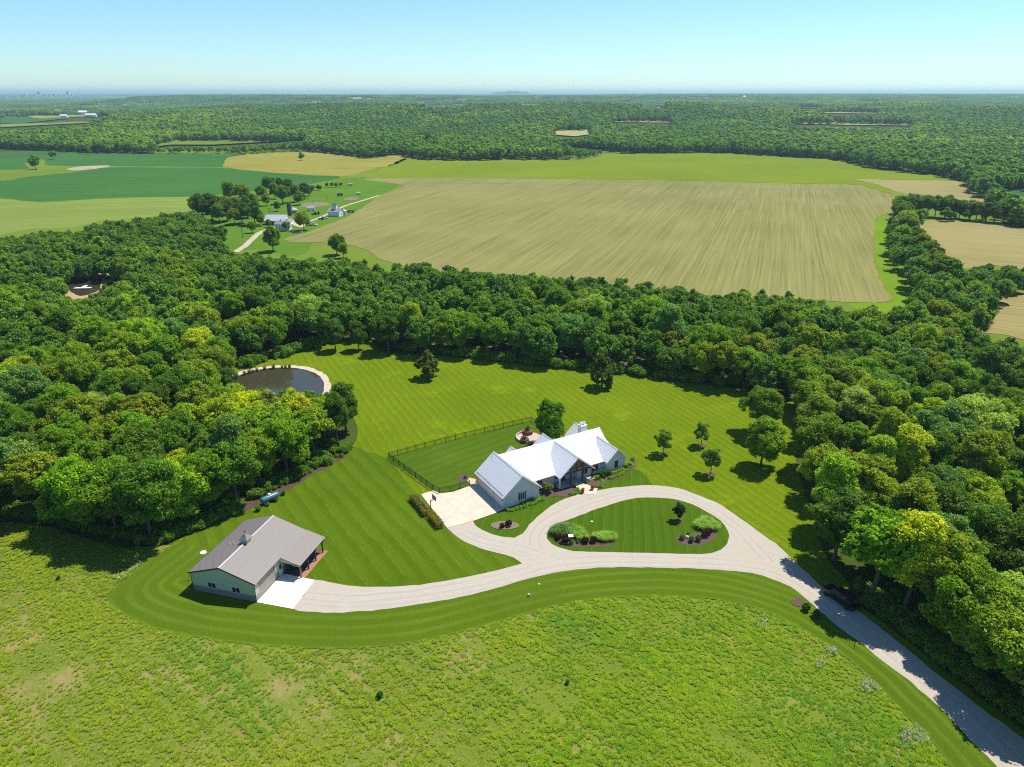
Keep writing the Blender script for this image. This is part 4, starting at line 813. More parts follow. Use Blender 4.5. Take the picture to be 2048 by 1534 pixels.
def ribbed(name, a, b, per, axis=0, rough=.5):
    k = N(name); tc = k.n('TexCoord').outputs['Object']; s = k.sep(tc, axis); f = k.math('PINGPONG', k.math('DIVIDE', s, per), .5)
    l = k.math('LESS_THAN', f, .09); return k.fin(k.mix(k.noise(.8, 3, tc), k.mix(l, a, tuple(x * .72 for x in a)), k.mix(l, b, tuple(x * .72 for x in b))), rough, .4)
M['side_u'] = ribbed('green_metal_siding', (.50, .56, .44), (.54, .59, .47), .45, 0); M['side_v'] = ribbed('green_metal_siding_long', (.50, .54, .43), (.54, .57, .46), .45, 1)
M['wain_u'] = ribbed('grey_wainscot', (.24, .25, .25), (.27, .275, .27), .45, 0); M['wain_v'] = ribbed('grey_wainscot_long', (.27, .26, .24), (.30, .285, .265), .45, 1)
M['broof'] = plain('taupe_metal_roof', (.235, .215, .203), .6, .35, .25, .05, 1); M['brib'] = plain('taupe_roof_rib', (.235, .215, .208), .42, .5, .25, .05)
M['redbrick'] = plain('red_pavers', (.33, .17, .11), .9, .1, 0, .2, 4)

def window(mb_fr, parent, axis, c, plane, z0, z1, wd, out, mull=1, sill=True, frame='trim', name='window', th=.07):
    """axis 'u': window spans u on plane v=plane; out = +1/-1 outward direction"""
    fr = MB(); pa = MB(); m = M[frame]; b = .07; a0, a1 = c - wd / 2, c + wd / 2; p0, p1 = plane - .02 * out, plane + th * out
    def bx(mb, s0, s1, q0, q1, zz0, zz1, mt):
        if axis == 'u': mb.box(min(s0, s1), min(q0, q1), zz0, max(s0, s1), max(q0, q1), zz1, mt)
        else: mb.box(min(q0, q1), min(s0, s1), zz0, max(q0, q1), max(s0, s1), zz1, mt)
    bx(fr, a0, a0 + b, p0, p1, z0, z1, m); bx(fr, a1 - b, a1, p0, p1, z0, z1, m)
    bx(fr, a0 + b, a1 - b, p0, p1, z0, z0 + b, m); bx(fr, a0 + b, a1 - b, p0, p1, z1 - b, z1, m)
    for q in range(1, mull + 1):
        s = a0 + (a1 - a0) * q / (mull + 1); bx(fr, s - .035, s + .035, p0, p1, z0 + b, z1 - b, m)
    w_ = fr.build(name, parent); bx(pa, a0 + b, a1 - b, plane - .01 * out, plane + .03 * out, z0 + b, z1 - b, M['glass']); pa.build('pane', w_)
    if sill: s_ = MB(); bx(s_, a0 - .08, a1 + .08, plane, plane + .13 * out, z0 - .08, z0 - .003, M['trim']); s_.build('sill', w_)
    return w_

# ---------------------------------------------------------------- the white farmhouse (frame: u along the front, v to the back)
HA = at(1007.4, 1019); HR = RAD(30.2)
H = empty('farmhouse', (HA[0], HA[1], .1), HR); tag(H, 'long white brick farmhouse with bright standing seam metal roofs and several gables', 'house')
def hw(u, v, z=0): return (HA[0] + u * cos(HR) - v * sin(HR), HA[1] + u * sin(HR) + v * cos(HR), z)
B = M['brick']
def gable_v(u0, u1, v0, v1, ze, zr): mb = MB(); um = (u0 + u1) / 2; return mb.prism([(u0, v0, 0), (u1, v0, 0), (u1, v0, ze), (um, v0, zr), (u0, v0, ze)], (0, v1 - v0, 0), B)
T_ = .05
gable_v(0, 7.75, 0, 10.6, 2.62, 6.0 - T_).build('wall', H)                       # garage wing
MB().prism([(7.76, 3.3, 0), (7.76, 12.9, 0), (7.76, 12.9, 2.75), (7.76, 9.3, 5.85), (7.76, 7.0, 4.08), (7.76, 3.3, 2.9)], (20.6, 0, 0), B).build('wall', H)
MB().box(7.76, 2.7, 0, 12.9, 3.295, 2.55, B).box(18.3, 2.2, 0, 24.78, 3.295, 2.5, B).build('wall', H)
gable_v(24.8, 29.5, 1.1, 8.2, 2.6, 4.9).build('wall', H)                         # right wing
gable_v(15.7, 20.3, 12.905, 14.5, 2.6, 4.85).build('wall', H); gable_v(24.4, 29.4, 12.905, 15.2, 2.6, 5.05).build('wall', H); gable_v(7.8, 11.2, 12.905, 13.4, 2.6, 4.45).build('wall', H)
def groof(u0, u1, um, ze, zr, v0, v1, rib=.62, name='roof', roofm=None, ribm=None, th=.12):
    mb = MB(); rm, bm_ = roofm or M['wroof'], ribm or M['wrib']
    mb.slab((u0, v0, ze), (u0, v1, ze), (um, v1, zr), (um, v0, zr), rm, th, rib, mr=bm_)
    mb.slab((u1, v0, ze), (u1, v1, ze), (um, v1, zr), (um, v0, zr), rm, th, rib, mr=bm_)
    s = (zr - ze) / (um - u0)
    mb.prism([(um - .22, v0 - .02, zr - .22 * s + .05), (um, v0 - .02, zr + .06), (um + .22, v0 - .02, zr - .22 * s + .05), (um, v0 - .02, zr - .02)], (0, v1 - v0 + .04, 0), M['wrib'])
    return mb.build(name, H)
r_ = groof(-.45, 8.2, 3.9, 2.45, 6.08, -.4, 10.95); mb = MB()
for i in range(48): mb.box(-.12, .1 + i * .22, 2.80, -.04, .17 + i * .22, 2.90, M['dark'])
mb.build('snow_guard', r_)
mb = MB(); R_, b_ = M['wroof'], M['wrib']
mb.slab((7.6, 2.1, 2.62), (12.95, 2.1, 2.62), (12.95, 7.0, 4.2), (5.3, 7.0, 4.2), R_, .12, .62, mr=b_)
mb.slab((12.955, 2.1, 2.62), (28.75, 1.75, 2.5), (28.75, 7.0, 4.2), (12.955, 7.0, 4.2), R_, .12, .62, mr=b_)
mb.slab((4.0, 7.0, 4.203), (28.78, 7.0, 4.203), (28.78, 9.3, 6.0), (4.0, 9.3, 6.0), R_, .12, .62, mr=b_)
mb.slab((7.0, 13.4, 2.5), (28.78, 13.4, 2.5), (28.78, 9.3, 6.0), (7.0, 9.3, 6.0), R_, .12, .62, mr=b_)
mb.prism([(4.0, 9.08, 5.9), (4.0, 9.3, 6.09), (4.0, 9.52, 5.9), (4.0, 9.3, 5.97)], (24.8, 0, 0), b_)
main_roof = mb.build('roof', H)
groof(12.75, 21.3, 17.02, 2.52, 6.0, .35, 8.7); groof(24.4, 29.95, 27.15, 2.6, 5.05, .7, 8.0)
groof(15.3, 20.7, 18.0, 2.6, 5.05, 10.5, 14.85); groof(23.95, 29.85, 26.9, 2.6, 5.25, 10.0, 15.55); groof(7.4, 11.6, 9.5, 2.7, 4.62, 11.0, 13.75)
# gable fascia boards
for (u0, u1, um, ze, zr, v) in ((-.45, 8.2, 3.9, 2.45, 6.08, -.4), (12.75, 21.3, 17.02, 2.52, 6.0, .35), (24.4, 29.95, 27.15, 2.6, 5.05, .7)):
    mb = MB()
    for a in (u0, u1): mb.prism([(a, v - .045, ze - .24), (a, v - .045, ze - .125), (um, v - .045, zr - .125), (um, v - .045, zr - .24)], (0, .04, 0), M['trim'])
    mb.build('fascia', H)
mb = MB(); mb.box(7.6, 2.0, 2.33, 12.7, 2.09, 2.49, M['timber2']).box(21.35, 1.80, 2.25, 24.35, 1.88, 2.4, M['timber2']).box(-.55, -.35, 2.25, -.46, 10.9, 2.40, M['timber2']); mb.build('gutter', H)
for v0, v1 in ((.7, 3.3), (3.95, 6.55), (7.2, 9.8)):
    d = MB(); d.box(-.05, v0, .02, .03, v1, 2.15, M['trim'])
    for q in range(3): d.box(-.065, v0 + .05, .52 + q * .52, -.052, v1 - .05, .545 + q * .52, M['joint'])
    d = d.build('garage_door', H)
    MB().box(-.09, v0 - .12, 0, -.0, v0 - .002, 2.27, M['trim']).box(-.09, v1 + .002, 0, -.0, v1 + .12, 2.27, M['trim']).box(-.09, v0, 2.152, -.0, v1, 2.27, M['trim']).build('frame', d)
MB().box(-.32, .1, 1.75, -.1, .28, 2.05, M['timber2']).box(-.1, .16, 1.95, 0, .22, 2.0, M['dark']).build('lamp', H)
w_ = window(None, H, 'u', 4.0, 0, .85, 2.45, 1.0, -1, 1, frame='trim')
for s in (3.22, 4.53): MB().box(s, -.06, .85, s + .26, -.005, 2.45, M['dark']).build('shutter', w_)
w_ = window(None, H, 'u', 27.15, 1.1, .75, 2.3, .85, -1, 0, frame='dark')
window(None, H, 'u', 20.0, 2.2, .55, 2.3, 1.5, -1, 1); window(None, H, 'u', 22.6, 2.2, .55, 2.25, 1.5, -1, 1); window(None, H, 'u', 13.9, 3.3, .7, 2.1, .7, -1, 0)
window(None, H, 'u', 9.6, 2.7, .9, 2.1, 1.2, -1, 1)
d = MB().box(14.9, 3.24, .12, 16.0, 3.32, 2.25, M['dark']).build('door', H); MB().cyl((15.9, 3.2, 1.15), (15.9, 3.24, 1.15), .04, .04, 6, M['trim']).build('handle', d)
MB().box(12.9, .6, -.08, 21.2, 3.28, .1, plain('porch_slab', (.36, .37, .38), .9, .1)).build('porch_floor', H)
for u in (13.15, 15.8, 18.6, 21.0): MB().box(u - .13, .85, .1, u + .13, 1.11, 2.75 if u in (13.15, 21.0) else 4.6, M['timber'] if u > 13.2 else M['trim']).build('post', H)
mb = MB(); y = .98
mb.beam((13.2, y, 2.75), (21.0, y, 2.75), .24, M['timber'])
mb.beam((13.6, y + .01, 2.95), (17.02, y + .01, 5.6), .2, M['timber']); mb.beam((20.6, y + .01, 2.95), (17.02, y + .01, 5.6), .2, M['timber'])
mb.beam((17.02, y - .01, 2.75), (17.02, y - .01, 5.5), .2, M['timber']); mb.beam((17.02, y + .02, 2.9), (18.7, y + .02, 4.1), .16, M['timber']); mb.beam((17.02, y + .02, 2.9), (15.4, y + .02, 4.1), .16, M['timber'])
mb.build('truss', H)
MB().prism([(13.1, 2.3, 2.6), (21.0, 2.3, 2.6), (17.02, 2.3, 5.75)], (0, .1, 0), plain('gable_boards', (.35, .30, .25), .8, .2)).build('gable_panel', H)
mb = MB(); mb.box(25.1, 10.9, 2.5, 26.6, 12.0, 6.35, B).box(25.0, 10.8, 6.352, 26.7, 12.1, 6.5, M['trim'])
ch = mb.build('chimney', H)
for u in (25.45, 26.2): MB().cyl((u, 11.45, 6.5), (u, 11.45, 6.95), .2, .2, 12, M['trim']).cyl((u, 11.45, 7.0), (u, 11.45, 7.1), .28, .28, 12, M['trim']).cyl((u, 11.45, 6.95), (u, 11.45, 7.0), .1, .1, 8, M['dark']).build('flue', ch)
for (u, v, z) in ((3.3, 10.2, 5.55), (3.7, 10.6, 5.9)): MB().cyl((u, v, z - .3), (u, v, z + .45), .06, .06, 8, M['trim']).build('vent_pipe', H)

# paved areas
def hsheet(name, pts, z, mat, label, **kw): return sheet(name, [hw(*p)[:2] for p in pts], z, mat, world=True, label=label, **kw)
AP = [at(*p) for p in ((842, 990), (866, 982), (881, 988), (907, 985), (939, 973))] + [hw(-.02, 10.7)[:2], hw(-.02, -.1)[:2]] + [at(*p) for p in ((992, 1027), (947, 1043), (920, 1050.5), (894, 1057))]
sheet('garage_apron', AP, .16, M['conc'], smooth=False, jit=0, world=True, label='tan concrete parking apron in front of the garage')
for a, b in (((866, 984), (946, 1042)),):
    ribbon('apron_joint', [a, b], .05, .165, M['joint'], 'thin control joint across the parking apron')
sheet('front_walk', [hw(*p)[:2] for p in ((16.2, .55), (18.4, .55), (18.9, -1.2), (19.6, -2.9), (17.9, -4.4), (16.3, -3.4), (16.3, -1.2))], .165, M['conc'], smooth=False, jit=0, world=True, label='concrete front walk from the porch to the driveway')
sheet('side_path', [hw(*p)[:2] for p in ((-.3, 10.9), (-1.2, 11.0), (-1.3, 12.6), (-.2, 13.6), (.6, 12.4))], .16, plain('path_brick', (.52, .40, .31), .9, .1), smooth=False, jit=0, world=True, label='brick path round the rear garage corner')
def pbed(pts, label, mat=None, z=.125): return sheet('flower_bed', [hw(*p)[:2] for p in pts], z, mat or M['mulch'], world=True, step=.5, jit=.03, label=label)
pbed([(.1, -.05), (8.0, -.05), (9.2, -.3), (8.6, -1.1), (5.2, -1.5), (2.0, -1.6), (.2, -1.3), (-.3, -.6)], 'mulch bed below the garage gable window')
pbed([(8.2, 2.6), (12.8, 2.6), (12.85, .4), (16.1, .4), (16.0, -2.2), (13.5, -2.7), (11, -1.2), (8.9, -.4), (8.1, .8)], 'dark mulch bed between garage and porch')
pbed([(18.6, .5), (21.3, .5), (24.7, 1.0), (29.6, 1.0), (33.0, 2.6), (32.2, .8), (29.0, -.9), (25.2, -1.6), (22.5, -1.9), (20.5, -3.2), (19.3, -2.2)], 'planted bed along the right half of the house front')
pbed([(-2.2, 12.6), (-.5, 13.4), (.4, 15.0), (-1.2, 15.6), (-2.4, 14.4)], 'small mulch bed behind the garage')
pc = at(1058, 876); sheet('patio', [(pc[0] + 2.8 * cos(a), pc[1] + 2.8 * sin(a)) for a in np.linspace(0, 6.0, 20)], .13, plain('patio_pavers', (.50, .37, .32), .9, .1, 0, .2, 3), world=True, step=.6, jit=0, label='round paved patio behind the house')
sheet('patio_extension', [at(*p) for p in ((1060, 872), (1085, 872), (1085, 890), (1066, 888))], .128, plain('patio_pavers_b', (.52, .40, .34), .9, .1, 0, .2, 3), world=True, smooth=False, jit=0, label='paved strip linking patio and house')
mb = MB()
for i in range(15):
    a = 1.9 + i * .24; b = a + .24; p = lambda t, r: (pc[0] + r * cos(t), pc[1] + r * sin(t), .13); mb.prism([p(a, 2.8), p(b, 2.8), p(b, 3.05), p(a, 3.05)], (0, 0, .4), M['edge'])
tag(mb.build('patio_wall'), 'low curved stone wall round the patio edge', 'wall')
def planter(x, y, r, h, z, label, tone, name='planter_wall', cat='planter'):
    e = empty(name, (x, y, z)); tag(e, label, cat); mb = MB(); mb.cyl((0, 0, 0), (0, 0, h), r, r * 1.02, 14, plain('planter_brick', (.15, .085, .06), .9, .1, 0, .2, 4)); mb.build('basin', e)
    V, F = crown_np(seed=int(x * 10) % 999, R=r * .85, H=r * .9, z0=h * .9, nl=8, nleaf=260, leaf=.13); c = link('plant', mesh_np('plant', V, F, M['leaf']), e); c.color = (*tone, 1)
p = at(1049, 884); planter(p[0], p[1], .95, .7, .13, 'round brick fire pit planter at the near patio edge', (.2, .13, .05))
p = at(1056, 868); planter(p[0], p[1], 1.1, .8, .13, 'dark brick planter at the far patio edge', (.07, .05, .03))

# ---------------------------------------------------------------- shrubs
def shrubset(name, n, **kw):
    out = []
    for i in range(n):
        V, F = crown_np(seed=700 + i + len(name), **kw); out.append(mesh_np('foliage', V, F, M['leaf']))
    return out
RED = shrubset('red', 2, R=.75, H=1.2, z0=.02, nl=22, nleaf=1300, leaf=.09, lob=(.25, .4)); BOX = shrubset('box', 2, R=.45, H=.85, z0=.02, nl=14, nleaf=800, leaf=.07, lob=(.4, .55), shell=.5)
BIG = shrubset('big', 2, R=1.3, H=2.1, z0=.2, nl=26, nleaf=2600, leaf=.13, lob=(.22, .36))
def shrub(src, x, y, s, tone, label, name='shrub', cat='shrub', group=None, z=.15, i=0, sc=None):
    e = empty(name, (x, y, z), x * 7 % 6, sc or s); tag(e, label, cat, group); c = link('foliage', src[i % len(src)], e); c.color = (*tone, 1)
    mb = MB(); mb.cyl((0, 0, -.05), (0, 0, .35), .05, .03, 5, M['bark']); mb.build('stem', e); return e
G1, G2, G3, RD = (.12, .25, .02), (.05, .13, .012), (.26, .40, .02), (.045, .014, .010)
k = N('grass_clump'); oi = k.n('ObjectInfo').outputs['Color']; g_ = k.n('NewGeometry').outputs['Random Per Island']; c_ = k.mix(g_, k.mix(1.0, oi, (.7, .75, .7), 'MULTIPLY'), oi)
k.l(c_, k.b.inputs['Base Color']); k.b.inputs['Roughness'].default_value = .6; tr = k.n('BsdfTranslucent'); k.l(c_, tr.inputs[0]); ms = k.n('MixShader'); ms.inputs[0].default_value = .3; k.l(k.b.outputs[0], ms.inputs[1]); k.l(tr.outputs[0], ms.inputs[2]); k.l(ms.outputs[0], k.out.inputs[0]); M['clump'] = k.m
CL = [blades(800 + i, 900, 1.25, 1.15, .022, M['clump']) for i in range(3)]
def clump(px, s, tone, label, i=0, z=.17, name='ornamental_grass'):
    p = at(*px); o = link(name, CL[i % 3], None, (p[0], p[1], z), px[0], s); o.color = (*tone, 1); tag(o, label, 'grass clump', 'ornamental grasses in the loop beds')
YG = (.34, .56, .035)
clump((1118, 1068), 1.35, (.12, .26, .03), 'tall dark green grass clump at the driveway tip of the loop lawn'); clump((1137, 1066), 1.25, (.2, .36, .03), 'green grass clump beside the dark tall one', 1)
clump((1152, 1071), 1.15, YG, 'pale yellow grass clump left of the bright clumps', 2); clump((1163, 1078), .95, YG, 'pale yellow grass clump at the middle end of the left bed group', 0)
clump((1194, 1078), .8, YG, 'small pale grass clump, left of three', 1); clump((1208, 1080), 1.0, YG, 'round pale grass clump, middle of three', 2); clump((1221, 1079), .95, YG, 'round pale grass clump, right of three at the bed end', 0)
clump((1402, 1056), 1.1, YG, 'yellow grass clump, left one of the arc in the right bed', 1); clump((1413, 1050), 1.1, YG, 'yellow grass clump, top of the arc in the right bed', 2); clump((1425, 1058), 1.05, YG, 'yellow grass clump, right one of the arc in the right bed', 0)
for i, ((x, y), s, lb) in enumerate([((1117, 1080), .85, 'dark red barberry at the left tip of the loop bed'), ((1130, 1086), 1.1, 'largest dark red barberry in the left loop bed'), ((1170, 1087), .95, 'dark red barberry in the middle of the left loop bed'), ((1187, 1086), .95, 'dark red barberry right of the middle in the left loop bed'), ((1418, 1069), .9, 'dark red barberry below the yellow grass arc'), ((1410, 1074), 1.05, 'dark red barberry, lower one of the right bed'), ((1004, 1056), .7, 'small dark red barberry, left one in the oval bed'), ((1017, 1053), .95, 'dark red barberry, right one in the oval bed')]):
    p = at(x, y); shrub(RED, p[0], p[1], s, RD, lb, 'barberry', 'shrub', 'dark red barberries in the beds', .17, i)
for i, ((x, y), s, t, lb) in enumerate([((1143, 1089), .8, G1, 'upright green perennial below the white sign'), ((1155, 1087), .5, G1, 'small green perennial right of the white sign'), ((1364, 1080), .9, G1, 'green perennial at the left end of the right bed'), ((1382, 1085), .9, G2, 'green perennial in the middle of the right bed'), ((1396, 1084), .95, G2, 'green perennial right of the middle in the right bed'), ((1376, 1071), .6, G1, 'small perennial at the top of the right bed')]):
    p = at(x, y); shrub(BOX, p[0], p[1], s * 1.4, t, lb, 'perennial', 'plant', 'green perennials in the loop beds', .17, i)
p = at(1374, 1077); o = MB().cyl((0, 0, 0), (0, 0, .35), .42, .3, 8, M['edge']).build('boulder', None, True, (p[0], p[1], .17)); tag(o, 'pale boulder in the right loop bed', 'rock')
for q, (u, v, s) in enumerate([(3.7, -.55, .9), (4.5, -.55, .9), (5.3, -.55, .95), (6.1, -.5, 1.0)]):
    x, y, _ = hw(u, v); shrub(BOX, x, y, s, G2, f'round dark boxwood below the garage gable, {ORD[q]} from the left', 'boxwood', 'shrub', 'boxwoods below the garage gable', .12, q)
def lowhedge(path, r, tone, label, h=.4):
    P = smooth_ring([hw(*p)[:2] for p in path], False, .45); Vs = []; Fs = []; o_ = 0
    for i, p in enumerate(P):
        V, F = crown_np(seed=i + 31, R=r * random.uniform(.85, 1.15), H=h * random.uniform(.85, 1.2), z0=.02, nl=7, nleaf=230, leaf=.075, lob=(.35, .5)); V[:, :2] += p; V[:, 2] += .13; Vs.append(V); Fs.append(F + o_); o_ += len(V)
    o = link('low_hedge', mesh_np('low_hedge', np.vstack(Vs), np.vstack(Fs), M['leaf'])); o.color = (*tone, 1); tag(o, label, 'hedge')
lowhedge([(.3, -1.0), (2, -1.3), (5, -1.2), (7.6, -.9), (8.5, -.6)], .5, (.20, .40, .015), 'bright green low hedge in front of the garage gable')
lowhedge([(24.0, -1.1), (26.5, -.8), (29.5, .1), (31.6, 1.2)], .5, (.22, .42, .015), 'bright yellow green groundcover in front of the right wing')
lowhedge([(25.4, .1), (27.0, .3), (28.4, .5)], .45, (.42, .46, .02), 'yellow flowering perennials at the right wing', .7)
lowhedge([(19.6, -2.3), (20.6, -2.5), (21.9, -1.6), (22.2, -.6)], .5, (.2, .42, .03), 'curved green edging plants right of the front walk')
lowhedge([(13.7, -2.2), (15.2, -2.2), (15.9, -1.3)], .5, (.13, .32, .02), 'dark green edging plants left of the front walk')
for q, (src, u, v, s, t, lb, nm) in enumerate([(BIG, 10.3, .9, .95, (.15, .2, .04), 'grey green small tree between garage and porch', 'shrub_tree'), (BIG, 23.2, .2, .75, G2, 'large round dark shrub right of the porch', 'shrub'), (BOX, 16.1, -.1, 1.0, G1, 'clipped cone shrub left of the front walk', 'shrub'), (BOX, 18.9, -.0, 1.0, G1, 'clipped cone shrub right of the front walk', 'shrub'), (BOX, 21.6, .1, .95, (.16, .32, .02), 'small light shrub at the right porch post', 'shrub'), (BIG, 24.7, .3, .5, G2, 'dark shrub at the inner corner of the right wing', 'shrub'), (BIG, 30.6, 1.0, .55, (.3, .45, .1), 'pale mounding shrub at the far right of the house', 'shrub'), (BIG, 29.3, .6, .4, G2, 'dark shrub at the outer corner of the right wing', 'shrub'), (BIG, 32.4, 2.2, .45, (.2, .22, .1), 'grey shrub at the end of the right bed', 'shrub'), (BOX, -1.0, 13.9, .9, G1, 'small shrub behind the garage corner', 'shrub')]):
    x, y, _ = hw(u, v); shrub(src, x, y, s, t, lb, nm, 'shrub', None, .13, q)
# flower pots
for q, ((x, y), lb) in enumerate([((1165, 987), 'terracotta pot with orange flowers, left of the front walk'), ((1184.5, 980.5), 'terracotta pot with orange flowers, right of the front walk')]):
    p = at(x, y); e = empty('flower_pot', (p[0], p[1], .165)); tag(e, lb, 'flower pot', 'flower pots at the front walk')
    MB().cyl((0, 0, 0), (0, 0, .55), .26, .38, 12, plain('terracotta', (.28, .12, .05), .8, .2)).build('pot', e)
    V, F = crown_np(seed=60 + q, R=.42, H=.6, z0=.5, nl=8, nleaf=300, leaf=.08); c = link('flowers', mesh_np('flowers', V, F, M['leaf']), e); c.color = (.42, .16, .02, 1)
# hedges beside the apron
def hedge(p0, p1, wd, h, label):
    a = Vector((*at(*p0), .06)); b = Vector((*at(*p1), .06)); n = max(6, int((b - a).length / .45)); Vs = []; Fs = []; o_ = 0; d = (b - a).normalized(); s = Vector((-d.y, d.x, 0))
    for i in range(n + 1):
        for j in (-.24, .24):
            for kz in (.25, .68):
                c0 = a.lerp(b, i / n) + s * wd * j; V, F = crown_np(seed=i * 7 + int(j * 10) + int(kz * 9) + 50, R=.6, H=.85, z0=-.42, nl=5, nleaf=170, leaf=.085, lob=(.5, .6), shell=.3); V += np.array([c0.x, c0.y, .06 + h * kz]); V[:, 2] = np.maximum(V[:, 2], .03); Vs.append(V); Fs.append(F + o_); o_ += len(V)
    o = link('hedge', mesh_np('hedge', np.vstack(Vs), np.vstack(Fs), M['leaf'])); o.color = (.21, .20, .04, 1); tag(o, label, 'hedge', 'clipped hedges beside the parking apron')
hedge((826, 1000), (853, 1032), 1.5, 1.35, 'clipped golden hedge beside the apron, the longer left one'); hedge((863, 1036), (880, 1057), 1.5, 1.35, 'clipped golden hedge beside the apron, the shorter right one')
# basketball hoop
p = at(862, 1026); e = empty('basketball_hoop', (p[0], p[1], .1), RAD(35)); tag(e, 'basketball hoop on a dark pole between the hedges', 'basketball hoop')
MB().cyl((0, 0, 0), (0, 0, 2.7), .08, .07, 8, M['dark']).box(-.3, -.3, 0, .3, .3, .08, M['dark']).build('pole', e)
MB().beam((0, 0, 2.6), (.75, 0, 2.75), .07, M['dark']).beam((0, 0, 2.2), (.75, 0, 2.65), .06, M['dark']).build('arm', e)
MB().box(.75, -.75, 2.45, .79, -.68, 3.4, M['dark']).box(.75, .68, 2.45, .79, .75, 3.4, M['dark']).box(.75, -.68, 3.33, .79, .68, 3.4, M['dark']).box(.75, -.68, 2.45, .79, .68, 2.52, M['dark']).box(.76, -.68, 2.52, .775, .68, 3.33, plain('board', (.45, .47, .48), .2, .5)).build('backboard', e)
mb = MB()
for i in range(12): a, b = i * pi / 6, (i + 1) * pi / 6; mb.beam((1.04 + .23 * cos(a), .23 * sin(a), 2.65), (1.04 + .23 * cos(b), .23 * sin(b), 2.65), .03, plain('orange_rim', (.5, .12, .03)) if i == 0 else mb.mats[0])
mb.build('rim', e)
# sign and small fixtures
p = at(1141, 1088); e = empty('information_sign', (p[0], p[1], .17), .1); tag(e, 'tilted white panel sign on a post in the left loop bed', 'sign')
MB().cyl((0, 0, 0), (0, 0, 1.5), .05, .05, 8, M['dark']).build('post', e); MB().prism([(-.42, -.28, 1.42), (.42, -.28, 1.42), (.42, .28, 1.62), (-.42, .28, 1.62)], (0, .02, .04), M['trim']).build('panel', e)
def lidm(px, r, label, mat=None, h=.12, z=.15, nm='utility_cover'):
    p = at(*px); tag(MB().cyl((0, 0, 0), (0, 0, h), r, r * .92, 18, mat or M['trim']).cyl((0, 0, h), (0, 0, h + .03), r * .25, r * .2, 10, M['edge']).build(nm, None, False, (p[0], p[1], z)), label, 'cover')
lidm((406.7, 1106.4), .55, 'round white septic cover in the grass beside the barn', z=.1); lidm((1183.5, 1045), .22, 'small white cover in the loop lawn'); lidm((1078, 1170), .14, 'tiny white marker in the lower lawn, upper one', z=.11); lidm((1058, 1193), .2, 'small tan stump marker in the lower lawn', M['edge'], .35, z=.11)

# ---------------------------------------------------------------- garden fence
fp = [(879, 987), (866, 981), (820, 948), (777, 916.8), (850, 896), (950, 870), (1062, 843.5), (1080, 853)]
e = empty('garden_fence', (0, 0, 0)); tag(e, 'black metal picket fence round the back yard', 'fence')
post = MB().box(-.05, -.05, 0, .05, .05, 1.35, M['dark']); pm = None; nP = 0
segs = [(at(*fp[i]), at(*fp[i + 1])) for i in range(len(fp) - 1)] + [(at(879, 987), at(900, 984)), (at(900, 984), at(939, 972.5))]
done = set()
for a, b in segs:
    a, b = Vector((*a, .08)), Vector((*b, .08)); L = (b - a).length; n = max(1, round(L / 2.4)); ang = math.atan2(b.y - a.y, b.x - a.x)
    for i in range(n + 1):
        q = a.lerp(b, i / n); key = (round(q.x, 1), round(q.y, 1))
        if key in done: continue
        done.add(key)
        if pm is None: o = post.build('post', e, loc=q); pm = o.data
        else: o = link('post', pm, e, q)
        o.rotation_euler[2] = ang
    pw = L / n; mb = MB(); m = M['dark']
    for z in (.12, 1.02, 1.2): mb.box(.06, -.02, z, pw - .06, .02, z + .04, m)
    x = .15
    while x < pw - .1: mb.box(x - .01, -.01, .1, x + .01, .01, 1.28, m); x += .13
    me = None
    for i in range(n):
        q = a.lerp(b, i / n)
        if me is None: o = mb.build('panel', e, loc=q); me = o.data
        else: o = link('panel', me, e, q)
        o.rotation_euler[2] = ang

# ---------------------------------------------------------------- the pole barn
BA = at(513.7, 1204.9); BR = RAD(-14.9)
Bn = empty('pole_barn', (BA[0], BA[1], .08), BR); tag(Bn, 'taupe roofed metal pole barn with pale green walls and an open side porch', 'barn')
def bw(u, v): return (BA[0] + u * cos(BR) - v * sin(BR), BA[1] + u * sin(BR) + v * cos(BR))
L_ = 14.3; mb = MB(); S, Sv, Wn, Wv = M['side_u'], M['side_v'], M['wain_u'], M['wain_v']
mb.prism([(-11.1, 0, 1.1), (0, 0, 1.1), (0, 0, 3.42), (-5.6, 0, 5.28), (-11.1, 0, 3.5)], (0, .05, 0), S).prism([(-11.1, L_ - .05, 1.1), (0, L_ - .05, 1.1), (0, L_ - .05, 3.42), (-5.6, L_ - .05, 5.28), (-11.1, L_ - .05, 3.5)], (0, .05, 0), S)
mb.box(-11.1, .055, 1.1, -11.05, L_ - .055, 3.42, Sv)
for v0, v1, z0, z1 in ((.055, .95, 1.1, 3.4), (.951, 5.5, 2.95, 3.4), (5.501, 6.35, 1.1, 3.4), (6.351, 7.35, 2.2, 3.4), (7.351, L_ - .055, 1.1, 3.4)): mb.box(-.05, v0, z0, 0, v1, z1, Sv)
mb.build('wall', Bn)
mb = MB(); mb.box(-11.13, -.03, 0, .03, .05, 1.095, Wn).box(-11.13, L_ - .05, 0, .03, L_ + .03, 1.095, Wn).box(-11.13, .055, 0, -11.05, L_ - .055, 1.095, Wv)
for v0, v1 in ((.055, .95), (5.5, 6.35), (7.35, L_ - .055)): mb.box(-.05, v0, 0, .03, v1, 1.095, Wv)
mb.build('wainscot', Bn)
MB().box(-.12, .96, .02, -.06, 5.49, 2.94, plain('overhead_door', (.33, .30, .28), .6, .3)).build('overhead_door', Bn)
mb = MB()
for z in (.6, 1.2, 1.8, 2.4): mb.box(-.058, .97, z, -.052, 5.48, z + .03, M['joint'])
mb.build('door_trim', Bn)
